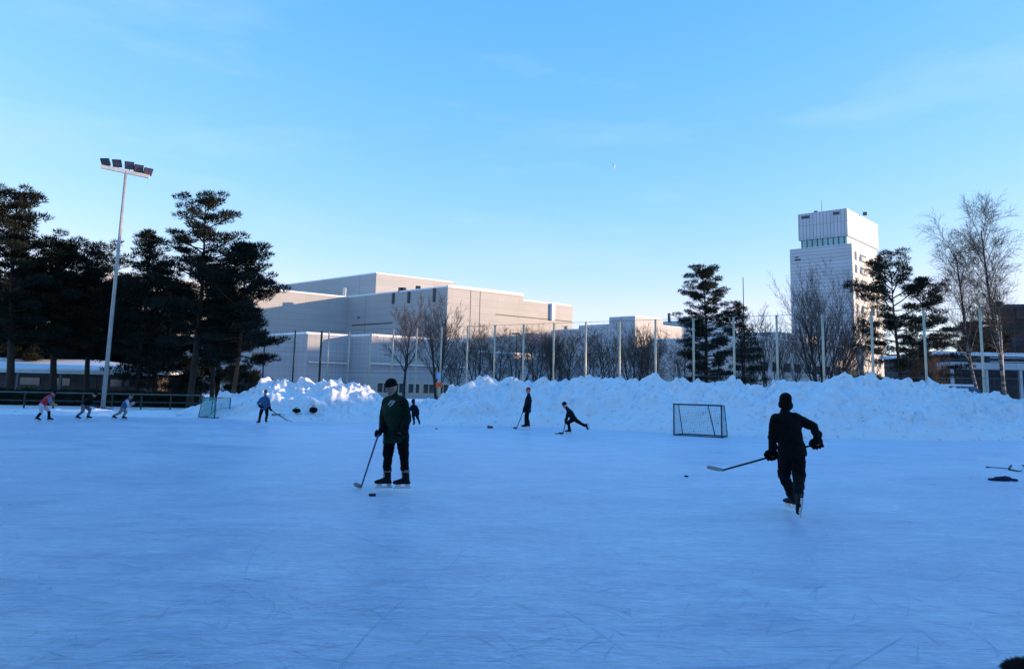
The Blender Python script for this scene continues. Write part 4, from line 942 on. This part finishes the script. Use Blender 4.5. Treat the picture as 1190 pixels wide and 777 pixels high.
def person(label, Y, J, fwd, s=1.0, jacket=None, sleeve=None, pants=None, shorts=None, hat=None, hatkind='beanie', glove=None, feet=None, vox=.016, hem=.10, bulk=1.0, face=None, skin=None, liner=False, leg=1.0):
    W = {k: at(v[0], v[1], Y + (v[2] if len(v) > 2 else 0)) for k, v in J.items()}
    fwd = Vector(fwd).normalized(); face = Vector(face or fwd).normalized()
    ctr = (W['anL'] + W['anR']) / 2
    root = thing('person', (ctr.x, ctr.y, 0), label, 'person')
    up = Vector((0, 0, 1)); sk = skin or SKIN
    pel = (W['hipL'] + W['hipR']) / 2; shc = (W['shL'] + W['shR']) / 2
    spine = (shc - pel).normalized()
    hu = (W['head'] - W['neck']).normalized(); hu = (hu + up * .8).normalized(); hf = (face - hu * face.dot(hu)).normalized(); hl = hf.cross(hu)
    HM = Matrix((hl, hf, hu)).transposed()
    # ---- body (one continuous surface)
    mb = MB(); hc = W['head']
    mb.ball(hc + hu * .02 * s, (.074 * s, .093 * s, .105 * s), ax=HM, n=18, m=12)
    mb.ball(hc - hu * .055 * s + hf * .02 * s, (.055 * s, .068 * s, .062 * s), ax=HM)
    mb.capsule(hc + hf * .086 * s + hu * .012 * s, hc + hf * .107 * s - hu * .022 * s, .008 * s, .014 * s, 8)
    mb.capsule(hc + hf * .082 * s - hu * .056 * s + hl * .02 * s, hc + hf * .082 * s - hu * .056 * s - hl * .02 * s, .008 * s, .008 * s, 8)
    mb.capsule(hc + hf * .078 * s + hu * .028 * s + hl * .035 * s, hc + hf * .078 * s + hu * .028 * s - hl * .035 * s, .012 * s, .012 * s, 8)
    for q in (-1, 1): mb.ball(hc + hl * q * .075 * s - hu * .0 * s, (.014 * s, .022 * s, .034 * s), ax=HM, n=8, m=6)
    mb.capsule(W['neck'] - spine * .03 * s, hc - hu * .03 * s, .058 * s, .052 * s)
    sl = (W['shR'] - W['shL']); hl_ = (W['hipR'] - W['hipL'])
    sl = sl.normalized(); hl_ = hl_.normalized() if hl_.length > .02 else sl
    if sl.dot(hl_) < 0: hl_ = -hl_
    def tors(f): 
        c = pel.lerp(shc, f); a = hl_.lerp(sl, f).normalized(); a = (a - spine * a.dot(spine)).normalized(); return c, a, spine.cross(a)
    swid = max((W['shR'] - W['shL']).length / 2, .15 * s)
    mb.loft([(*tors(f), a * s, b_ * s) for f, a, b_ in ((-.12, .13, .09), (.0, .15, .1), (.3, .13, .09), (.7, .15, .1), (1.0, .13, .08))], 16)
    for q in 'LR':
        mb.capsule(W['sh' + q], W['el' + q], .05 * s, .04 * s); mb.capsule(W['el' + q], W['wr' + q], .04 * s, .028 * s)
        hand_mesh(mb, W['wr' + q], W['ha' + q], J.get('grip' + q, (0.2, 1, .2)), s * .9, .9)
        mb.capsule(W['hip' + q], W['kn' + q], .075 * s, .05 * s); mb.capsule(W['kn' + q], W['an' + q], .05 * s, .036 * s)
    mb.build('body', sk, root, voxel=max(.011, vox * .8) * (1 if s > .8 else s))
    EYEM = mat('eye', (.03, .02, .02), .2, .1)
    for q in (-1, 1):
        mb = MB(); mb.ball(hc + hf * .083 * s + hu * .008 * s + hl * q * .031 * s, .010 * s, n=8, m=6); mb.build('eye', EYEM, root, smooth=True)
    # ---- jacket
    mb = MB()
    hh = -hem / max(.3, (shc - pel).length)
    mb.loft([(*tors(f), a * s * bulk, b_ * s * bulk) for f, a, b_ in ((hh, .185, .135), (hh * .4, .19, .14), (.2, .168, .128), (.5, .172, .132), (.78, swid / s + .035, .135), (.95, swid / s + .01, .11), (1.04, .10, .085))], 24)
    mb.capsule(shc, W['neck'] + (hc - W['neck']) * .3, .09 * s, .07 * s)
    for q in 'LR': mb.capsule(W['neck'] - spine * .03 * s, W['sh' + q].lerp(shc, .12), .085 * s, .082 * s * bulk); mb.capsule(W['sh' + q].lerp(shc, .2), W['sh' + q].lerp(pel, .45).lerp(shc, .08), .1 * s, .1 * s)
    arms = mb if not sleeve else MB()
    for q in 'LR':
        arms.capsule(W['sh' + q], W['el' + q], .076 * s * bulk, .06 * s * bulk); arms.capsule(W['el' + q], W['wr' + q], .06 * s * bulk, .047 * s * bulk)
    jk = mb.build('jacket', jacket, root, voxel=vox, relax=4, wrinkle=.011 * s)
    if sleeve:
        arms.build('sleeves', sleeve, root, voxel=vox, relax=3, wrinkle=.006 * s)
    # ---- trousers
    mb = MB()
    mb.loft([(*tors(f), a * s * bulk, b_ * s * bulk) for f, a, b_ in ((-.22, .12, .1), (-.1, .165, .125), (.05, .165, .12), (.18, .155, .115))], 20)
    up_ = mb if not shorts else MB()
    if shorts: up_.v, up_.f = list(mb.v), list(mb.f); mb = MB()
    for q in 'LR':
        k = W['kn' + q]; a = W['an' + q]
        up_.capsule(W['hip' + q], k, .1 * s * leg, .078 * s * leg); mb.capsule(k, a + (k - a) * (.1 if not liner else .36), .072 * s * leg, .058 * s * leg)
        if not shorts: mb.capsule(k + (a - k) * .5, a + (k - a) * (.12 if not liner else .36), .062 * s * leg, .064 * s * leg)
    mb.build('trousers', pants, root, voxel=vox, relax=4, wrinkle=.013 * s)
    if shorts: up_.build('shorts', shorts, root, voxel=vox, relax=4, wrinkle=.006 * s)
    # ---- hat or hair
    mb = MB(); HR = []
    top = [(.0, 1.0), (.35, .97), (.6, .86), (.8, .66), (.93, .38), (.99, .1)]
    low = .018 if hatkind != 'hair' else .035
    for z, r in [(low, 1.03), (low + .03, 1.08)] + [(low + .035 + .1 * a, r * 1.04) for a, r in top]:
        c = hc + hu * (z + .012) * s - hf * .004 * s
        HR.append([c + hl * (.079 * r * s) * math.cos(a) + hf * (.098 * r * s) * math.sin(a) for a in (2 * math.pi * k / 20 for k in range(20))])
    mb.rings(HR)
    if hatkind in ('flaps', 'helmet'):
        for q in (-1, 1): mb.ball(hc + hl * q * .08 * s - hu * .02 * s - hf * .01 * s, (.026 * s, .055 * s, .06 * s), ax=HM)
    if hatkind in ('flaps', 'hair', 'helmet'): mb.ball(hc - hf * .045 * s - hu * .02 * s, (.078 * s, .062 * s, .1 * s), ax=HM)
    if hatkind == 'cap': mb.loft([(hc + hf * (.09 + .01) * s + hu * .03 * s, hl, hu, .065 * s, .01 * s), (hc + hf * .16 * s + hu * .022 * s, hl, hu, .05 * s, .006 * s)], 12)
    if hatkind == 'bobble': mb.ball(hc + hu * .14 * s, .035 * s)
    mb.build('hair' if hatkind == 'hair' else ('helmet' if hatkind == 'helmet' else 'hat'), hat, root, voxel=.012 if hatkind != 'beanie' else 0, smooth=True)
    # ---- gloves
    for q in 'LR':
        mb = MB(); w, h = W['wr' + q], W['ha' + q]; d = (h - w).normalized()
        mb.capsule(w - d * .06 * s, w + d * .03 * s, .068 * s, .054 * s); hand_mesh(mb, w, h, J.get('grip' + q, (0.2, 1, .2)), s * 1.22, 1.75); mb.capsule(w, w + d * .085 * s, .045 * s, .04 * s)
        mb.build('glove', glove or BLACK2, root, voxel=.011 if vox < .02 else .014, relax=1)
    # ---- skates
    for q, (fd, uh) in zip('LR', feet):
        A = W['an' + q]; fd = Vector(fd).normalized(); u = Vector(uh or (0, 0, 1)); u = (u - fd * u.dot(fd)).normalized(); sd = fd.cross(u)
        mb = MB(); shin = (W['kn' + q] - A).normalized()
        sole = A - u * .085 * s
        mb.loft([(sole - fd * .085 * s, sd, u, .03 * s, .012 * s), (sole - fd * .06 * s + u * .02 * s, sd, u, .037 * s, .04 * s), (sole + fd * .03 * s + u * .035 * s, sd, u, .042 * s, .055 * s), (sole + fd * .11 * s + u * .02 * s, sd, u, .045 * s, .04 * s), (sole + fd * .18 * s + u * .012 * s, sd, u, .036 * s, .028 * s), (sole + fd * .2 * s + u * .01 * s, sd, u, .016 * s, .014 * s)], 14)
        mb.capsule(A - fd * .02 * s - u * .03 * s, A + shin * .11 * s - fd * .01 * s, .052 * s, .058 * s)
        bt = mb.build('skate', BOOT, root, voxel=.012, relax=2)
        mb = MB(); c0 = sole - u * .012 * s
        for a, b_ in ((-.075, .0), (.07, .155)):
            ctr_ = c0 + fd * ((a + b_) / 2 * s) - u * .022 * s; mb.box(ctr_, ((b_ - a) * s, .02 * s, .05 * s), ax=fd, up=u)
        mb.box(c0 + fd * .04 * s - u * .048 * s, (.25 * s, .014 * s, .014 * s), ax=fd, up=u); mb.build('blade_holder', HOLDER, bt)
        mb = MB(); mb.box(c0 + fd * .045 * s - u * .064 * s, (.29 * s, .006 * s, .022 * s), ax=fd, up=u); mb.build('blade', STEEL, bt)
        if liner:
            mb = MB(); mb.loft([(A + shin * z * s - fd * .01 * s, sd, fd, .063 * s, .066 * s) for z in (.085, .11, .125)], 14); mb.build('boot_collar', LACE, bt)
            mb = MB(); mb.box(A + fd * .05 * s + shin * .03 * s, (.012 * s, .03 * s, .13 * s), ax=(shin.cross(sd)).normalized(), up=shin); mb.build('laces', LACE, bt)
    return root, W, jk

def stick(label, p0, heel, tip, shaft=None, blade=None, r=.015, bh=.07, group=None):
    """p0: butt end of the shaft, heel: where the blade starts, tip: end of the blade (world points)"""
    p0, heel, tip = Vector(p0), Vector(heel), Vector(tip); t = thing('hockey_stick', (heel.x, heel.y, 0), label, 'hockey stick', group)
    d = (heel - p0).normalized(); mb = MB(); mb.path([p0, p0.lerp(heel, .5), heel], [r, r, r * .95], 8); mb.build('shaft', shaft or SHAFT, t)
    bd = (tip - heel).normalized(); u = (-d - bd * (-d).dot(bd)).normalized(); sd = bd.cross(u)
    mb = MB(); L = (tip - heel).length
    mb.loft([(heel + bd * (f * L) + u * (.01) + sd * (.03 * f * f), sd, u, .008, bh / 2 * k) for f, k in ((-.06, .45), (0, .75), (.3, 1), (.7, 1.0), (.93, .85), (1, .4))], 10)
    mb.build('blade', blade or BLADE_D, t)
    mb = MB(); mb.path([p0 - d * .015, p0 + d * .06], r * 1.25, 8); mb.build('grip', BLACK, t)
    return t

FLAT = None
# 1 the skater in black, from behind
J1 = dict(head=(912.6, 469.0, .12), neck=(912, 482, .06), shL=(901, 488, 0), elL=(897.6, 507, .03), wrL=(897.8, 522, .26), haL=(896.6, 531, .33),
          shR=(926.5, 487, 0), elR=(945.5, 495.5, -.02), wrR=(949.8, 508.5, .2), haR=(949, 519, .28), hipL=(913, 519, 0), knL=(911.5, 553, .3), anL=(921, 577, .42),
          hipR=(926.5, 519, 0), knR=(928.5, 553, .02), anR=(927.5, 579, -.42), gripL=(1, -.1, .4), gripR=(1, -.1, .4))
person('man in black skating away from us, holding a hockey stick across his body', 11.2, J1, (-.2, 1, 0), 1.0, BLACK, None, BLACK2, None, BLACK, 'flaps', BLACK2,
       [((-.35, 1, 0), None), ((.02, .42, -.9), (0, .9, .42))], vox=.014, hem=.15, leg=1.18, bulk=1.06)
Ys = 11.2 + .34
stick('black hockey stick carried level by the man in black', at(953, 514.5, Ys), at(839, 546.3, Ys + .05), at(822, 544, Ys + .0), SHAFT, BLADE_L, r=.015, bh=.065)
# 2 the man in the green jersey
J2 = dict(head=(455.2, 451, -.03), neck=(459, 461, 0), shL=(450.5, 467, .13), elL=(445.8, 485, .1), wrL=(444.5, 497, -.08), haL=(439.8, 506, -.16),
          shR=(468, 468, -.13), elR=(473, 487, -.14), wrR=(468.5, 500, -.3), haR=(464, 506.5, -.36), hipL=(453.5, 503, .07), knL=(450.8, 527, .02), anL=(449.5, 554.2, .05),
          hipR=(467, 503, -.07), knR=(469.3, 527, -.1), anR=(471, 554.6, -.05), gripL=(.3, -.3, .9), gripR=(1, -.3, .2))
_, W2, jk2 = person('man in a dark green jersey and black beanie standing with a hockey stick', 12.75, J2, (-.75, -.6, 0), 1.0, GREEN, DGREEN, BLACK, None, BLACK2, 'beanie', BLACK2,
       [((-.95, -.3, 0), None), ((-.95, -.3, 0), None)], vox=.014, hem=.15, bulk=1.26, leg=1.12, face=(-.8, -.55, 0), skin=SKINSHADE, liner=True)
h2 = gnd(419.8, 565.5, .02); t2 = gnd(410.8, 563.5, .05)
stick('hockey stick with a pale taped blade held by the man in green', at(441.3, 499.5, 12.55), h2, t2, SHAFTL, BLADE_L, r=.015, bh=.085)
# lettering on the chest of the green jersey
fc = bpy.data.curves.new('chest_letters', 'FONT'); fc.body = 'FJ'; fc.size = .115; fc.shear = .25; fc.align_x = 'CENTER'; fc.extrude = 0; fc.offset = .006
fo = bpy.data.objects.new('chest_letters', fc); COL.objects.link(fo)
dg = bpy.context.evaluated_depsgraph_get(); dg.update()
tm = bpy.data.meshes.new_from_object(fo.evaluated_get(dg)); bpy.data.objects.remove(fo)
bm = bmesh.new(); bm.from_mesh(tm); bmesh.ops.subdivide_edges(bm, edges=bm.edges, cuts=2)
bv = BVHTree.FromObject(jk2, dg) if False else BVHTree.FromPolygons([v.co for v in jk2.data.vertices], [p.vertices for p in jk2.data.polygons])
rl = root_loc(jk2); cc = at(452.6, 470.2, 12.6) - rl; nf = Vector((-.42, -.9, 0)).normalized(); rt = Vector((0, 0, 1)).cross(nf) * 1.0; rt.normalize()
for v in bm.verts:
    p = cc + rt * v.co.x * 1.5 + Vector((0, 0, v.co.y * .85)) + nf * .5
    hit = bv.ray_cast(p, -nf); v.co = (hit[0] + nf * .006) if hit[0] else cc + rt * v.co.x + Vector((0, 0, v.co.y))
bm.to_mesh(tm); bm.free()
to = bpy.data.objects.new('chest_letters', tm); COL.objects.link(to); to.parent = jk2; tm.materials.clear(); tm.materials.append(mat('white print', (.33, .35, .38), .6, .05))
# 3 the tall one in the red hat
J3 = dict(head=(614, 454, 0), neck=(614.5, 459.3, 0), shL=(613.6, 461.8, .17), elL=(611, 469, .2), wrL=(609, 475, .1), haL=(608, 477.6, .1), shR=(615, 461.8, -.17), elR=(613.4, 469.5, -.22), wrR=(610, 474.5, -.15), haR=(608.3, 476.8, -.12),
          hipL=(613, 475.5, .09), knL=(612.8, 484, .1), anL=(614, 492, .14), hipR=(613.3, 475.5, -.09), knR=(611.3, 485, -.1), anR=(610.8, 492.6, -.1))
person('tall skater in a red hat and navy jacket standing before the snow bank', 33.3, J3, (-1, -.15, 0), 1.0, NAVY, None, BLACK, None, REDC, 'beanie', BLACK2, [((-1, .1, 0), None), ((-1, -.1, 0), None)], vox=.02, hem=.12, bulk=1.1)
stick('dark hockey stick resting on the ice before the skater in the red hat', at(608.6, 475.5, 33.2), gnd(600.6, 497.2, .02), gnd(597, 497.2, .04), r=.018, bh=.08)
# 4 the child pushing off
J4 = dict(head=(656.4, 471, 0), neck=(659, 474.6, 0), shL=(660.6, 476.7, .14), elL=(659, 483, .18), wrL=(657.5, 488, .1), haL=(657, 490, .08), shR=(661, 477, -.14), elR=(659.6, 483.5, -.18), wrR=(658, 488, -.1), haR=(657.3, 490.4, -.1),
          hipL=(667.5, 486.5, .08), knL=(674, 491.3, .1), anL=(680, 494.6, .12), hipR=(666, 487, -.08), knR=(660.3, 491, -.08), anR=(661.8, 498.6, -.05))
person('dark-clad skater bending forward with one leg kicked back behind', 30.0, J4, (-1, -.1, 0), .92, NAVY, None, BLACK, None, BLACK2, 'bobble', BLACK2, [((.25, 0, -.97), (-.97, 0, -.25)), ((-1, 0, 0), None)], vox=.02, hem=.06, bulk=1.0, face=(-1, -.1, -.35))
stick('dark hockey stick held low by the bending skater', at(657.6, 489, 29.95), gnd(654.5, 503.4, .02), gnd(649.5, 503.6, .04), r=.018, bh=.08)
# 5 the small child behind the man in green
J5 = dict(head=(480, 466.5, 0), neck=(480.6, 470.4, 0), shL=(478, 472.5, 0), elL=(476, 477, 0), wrL=(475, 481, -.05), haL=(474.4, 483, -.08), shR=(484, 472.5, 0), elR=(486.4, 477, .02), wrR=(486, 481.5, -.02), haR=(485.6, 483.6, -.03),
          hipL=(480, 481.3, 0), knL=(480.8, 486.6, .03), anL=(481.3, 490.9, 0), hipR=(483.8, 481.3, 0), knR=(486, 486.6, .03), anR=(487.4, 490.5, 0))
person('small child in dark clothes and helmet on skates behind the man in green', 33.3, J5, (-.45, .9, 0), .72, NAVY, None, NAVY, None, NAVY, 'helmet', BLACK2, [((-.5, .85, 0), None), ((.1, 1, 0), None)], vox=.016, hem=.06)
# 6 the boy in blue
J6 = dict(head=(308.5, 456.3, 0), neck=(308.2, 460.8, 0), shL=(304, 463.2, 0), elL=(299.8, 468, -.03), wrL=(302.5, 472, -.12), haL=(304.3, 473.5, -.16), shR=(311.6, 463.2, 0), elR=(313.2, 469, 0), wrR=(313.6, 474, -.1), haR=(314.6, 476.8, -.14),
          hipL=(304.8, 474, 0), knL=(302.6, 481.5, -.03), anL=(301.2, 488.4, 0), hipR=(309.6, 474, 0), knR=(310.3, 481, -.06), anR=(309.2, 487.4, 0))
person('boy in a blue jacket and cap with a hockey stick by the left snow heap', 32.2, J6, (.4, -.9, 0), .84, BLUEJ, None, BLACK, None, HAIR, 'cap', BLACK2, [((-.35, -.9, 0), None), ((.55, -.8, 0), None)], vox=.018, hem=.06, bulk=1.05)
stick('black hockey stick held out by the boy in blue', at(314.2, 476.2, 32.05), at(334, 488.2, 33.4), at(340, 488.9, 33.4), r=.02, bh=.08)
sl0, sl1, sl2 = on_bank(316, 481.5, .25), on_bank(326, 481.2, .25), on_bank(330.5, 480.8, .25)
stick('short dark hockey stick leaning on the snow beside the boy in blue', sl0, sl1, sl2, r=.03, bh=.12)
# 7-9 the three at the far left
J7 = dict(head=(62.3, 457, 0), neck=(59.5, 459.8, 0), shL=(56.8, 461, .14), elL=(59.8, 466, .18), wrL=(62, 469, .14), haL=(63.6, 470.4, .12), shR=(57, 461.8, -.14), elR=(58.2, 467.5, -.22), wrR=(60.5, 469.6, -.18), haR=(62.4, 470.9, -.18),
          hipL=(49.6, 470, .08), knL=(56.6, 477.5, .1), anL=(57.3, 484.6, .05), hipR=(48.6, 470.5, -.1), knR=(48, 479, -.1), anR=(43.8, 484, -.1))
person('player in a red jersey with white breeches bending forward at the far left', 30.0, J7, (1, -.15, 0), .88, REDC, SLATE, BLACK2, WHITEC2, NAVY, 'cap', TAN, [((1, 0, 0), None), ((.9, 0, -.3), None)], vox=.02, hem=.04, face=(1, -.2, -.2))
J8 = dict(head=(110, 458.5, 0), neck=(107, 461.3, 0), shL=(104, 462.8, .14), elL=(108, 469, .18), wrL=(112, 471.5, .1), haL=(114, 472.3, .08), shR=(104.4, 463.2, -.14), elR=(108.4, 469.6, -.18), wrR=(112.2, 472, -.12), haR=(114.3, 472.8, -.1),
          hipL=(97.4, 470.6, .08), knL=(104.6, 475.8, .1), anL=(102.6, 482.8, .05), hipR=(96.8, 471, -.08), knR=(96.3, 477.8, -.1), anR=(90.4, 482.6, -.1))
person('player in a black top and grey trousers crouching below the floodlight mast', 32.0, J8, (1, -.1, 0), .88, BLACK, None, GREYC, None, BLACK2, 'beanie', BLACK2, [((1, -.1, 0), None), ((.9, 0, -.25), None)], vox=.02, hem=.04, face=(1, -.3, -.1))
stick('hockey stick with a pale blade pointed right by the player in grey trousers', at(104, 469.8, 31.7), at(127.5, 475, 31.9), at(132.5, 473.2, 31.9), SHAFT, BLADE_L, r=.018, bh=.1)
J9 = dict(head=(152.2, 461, 0), neck=(149.6, 464, 0), shL=(147.2, 465.6, .14), elL=(150, 471, .18), wrL=(153.2, 470, .1), haL=(155, 469.4, .08), shR=(147.6, 466, -.14), elR=(149.6, 471.5, -.22), wrR=(152.8, 469.2, -.2), haR=(154.7, 468.4, -.2),
          hipL=(143, 475, .08), knL=(146.2, 478.8, .12), anL=(143.6, 483.4, .1), hipR=(142.4, 475.4, -.1), knR=(138.6, 479.8, -.13), anR=(132.6, 482.6, -.1))
person('player in a blue top with white sleeves crouching low right of the mast', 33.0, J9, (1, -.25, 0), .84, BLUEJ, WHITEC2, KHAKI, None, HAIR, 'hair', PINK, [((1, 0, 0), None), ((.9, 0, -.25), None)], vox=.02, hem=.03, face=(1, -.3, 0))

# ------------------------------------------------------------------ small things on the ice
RUBBER = mat('puck rubber', (0.012, 0.012, 0.013), 0.6, 0.2)
def puck(px, py, label, r=.042, h=.028):
    p = gnd(px, py); mb = MB(); n_ = 20
    R = [[Vector((p.x + math.cos(a) * r * k, p.y + math.sin(a) * r * k, z)) for a in (2 * math.pi * i / n_ for i in range(n_))] for k, z in ((.94, .002), (1, .006), (1, h - .004), (.94, h))]
    mb.rings(R); return tag(mb.build('puck', RUBBER, smooth=False), label, 'puck')
puck(432.5, 576, 'black puck on the ice in front of the man in green', .055, .035)
puck(797.5, 553.8, 'black puck on open ice between the goal and the man in black')
puck(646.5, 504, 'black puck just ahead of the bending skater', .06, .03)
puck(507, 498.3, 'black puck on the ice right of the small child', .06, .03)
def bag(name, label, cat, c, w, d, h, m, seed, handle=True):
    t = thing(name, (c.x, c.y, 0), label, cat); mb = MB()
    rnd = random.Random(seed); st = []
    for i in range(9):
        f = i / 8; k = (math.sin(math.pi * (0.08 + .84 * f))) ** .35
        st.append((Vector((c.x - w / 2 + w * f, c.y + rnd.uniform(-.02, .02), c.z + h * .5 * (.94 + rnd.uniform(-.05, .05)))), (0, 1, 0), (0, 0, 1), d / 2 * k, h / 2 * k))
    mb.loft(st, 18); mb.build('body', m, t, voxel=max(.012, h / 20), relax=2, wrinkle=h * .05)
    if handle:
        mb = MB(); mb.path([Vector((c.x + w * q, c.y - d * .1, c.z + h * (.96 + z))) for q, z in ((-.2, 0), (-.14, .2), (0, .27), (.14, .2), (.2, 0))], .012, 6); mb.build('handle', m, t, smooth=True)
    return t
bag('sports_bag', 'black sports bag lying on the left snow heap, nearer the boy in blue', 'bag', on_bank(344.5, 479.2, .1), .34, .26, .2, BLACK, 3)
bag('sports_bag', 'rounder black bag lying on the left snow heap, nearer the man in green', 'bag', on_bank(364, 479.4, .12), .34, .3, .27, BLACK2, 4)
p = gnd(569.5, 497.3); bag('mitten', 'small dark red mitten lying on the ice left of the red-hatted skater', 'mitten', p, .26, .16, .1, mat('dark red cloth', (.16, .015, .03), .85, .2), 5, False)
p = gnd(1166, 558.6); jk_ = thing('jacket', p, 'dark blue jacket dropped flat on the ice at the right', 'jacket'); mb = MB()
for a_, b_, r0, r1 in (((-.12, 0, .04), (.14, .02, .045), .07, .06), ((-.08, .08, .035), (.12, .09, .035), .06, .055), ((.12, .03, .03), (.27, -.02, .028), .042, .032), ((-.1, .02, .03), (-.26, .06, .025), .04, .03), ((-.02, -.03, .07), (.06, .05, .085), .045, .04)):
    mb.capsule(p + Vector(a_), p + Vector(b_), r0, r1)
for i, q in enumerate(mb.v): mb.v[i] = (q[0], q[1], max(.002, q[2] * .85))
mb.build('body', mat('dark blue cloth', (.010, .014, .055), .85, .3, 8), jk_, voxel=.012, relax=2, wrinkle=.012)
mb = None
stick('thin pale hockey stick lying on the ice behind the folded blue jacket', gnd(1146.5, 542.3, .02), gnd(1173, 544.2, .02), gnd(1176, 541.6, .05), SHAFTL, BLADE_D, r=.012, bh=.06)
stick('black hockey stick lying on the ice right behind the folded blue jacket', gnd(1173, 545.2, .02), gnd(1184, 547.2, .02), gnd(1187, 547.6, .02), SHAFT, BLADE_D, r=.018, bh=.06)
stick('hockey stick with its dark blade at the right edge of the picture', gnd(1206, 543, .02), gnd(1192, 542, .02), gnd(1188, 541.6, .05), SHAFT, BLADE_D, r=.015, bh=.08)
# shaggy dark clump in the near right corner
p = gnd(1194, 785); fur = thing('shaggy_clump', (p.x, p.y, 0), 'dark shaggy clump lying on the ice in the near right corner', 'hat')
mb = MB(); mb.ball(p + Vector((0, 0, .035)), (.125, .09, .045)); mb.build('crown', BLACK2, fur, smooth=True)
rnd = random.Random(8); mb = MB()
for _ in range(1500):
    a, b_ = rnd.uniform(0, 6.283), rnd.uniform(0, 1.5); q = Vector((math.cos(a) * math.cos(b_) * .125, math.sin(a) * math.cos(b_) * .09, math.sin(b_) * .045)); nn = q.normalized()
    r0 = p + Vector((0, 0, .033)) + q; d = (nn + Vector((rnd.uniform(-.7, .7), rnd.uniform(-.7, .7), rnd.uniform(-.5, .3)))).normalized(); sd = d.orthogonal().normalized() * .004; L = rnd.uniform(.02, .05)
    e = r0 + d * L; e.z = max(e.z, .004); k = len(mb.v); mb.v += [tuple(r0 - sd), tuple(r0 + sd), tuple(e)]; mb.f.append((k, k + 1, k + 2))
mb.build('fur', mat('dark brown fur', (.02, .014, .01), .8, .4, 20), fur)

# the pale half moon in the sky
mp_ = at(712.7, 192.5, 3000); mb = MB(); vv = []; fs_ = []
ux = Vector((1, 0, 0)); R0 = 11.5; K = 14
rows = []
for i in range(K + 1):
    t = -math.pi / 2 + math.pi * i / K; a = mp_ + Vector((-math.cos(t) * R0 * .1, 0, math.sin(t) * R0)); b_ = mp_ + Vector((math.cos(t) * R0 * .62, R0 * .5, math.sin(t) * R0)); mid = mp_ + Vector((math.cos(t) * R0 * .35, -R0 * .15 * math.cos(t), math.sin(t) * R0))
    rows.append([a, mid, b_])
vv = [v for r in rows for v in r]
for i in range(K):
    for j in range(2): fs_.append((i * 3 + j, i * 3 + j + 1, (i + 1) * 3 + j + 1, (i + 1) * 3 + j))
mb.add(vv, fs_); tag(mb.build('moon', mat('moon dust', (.55, .6, .6), .9, .05, .1)), 'tiny pale half moon high in the blue sky', 'moon')
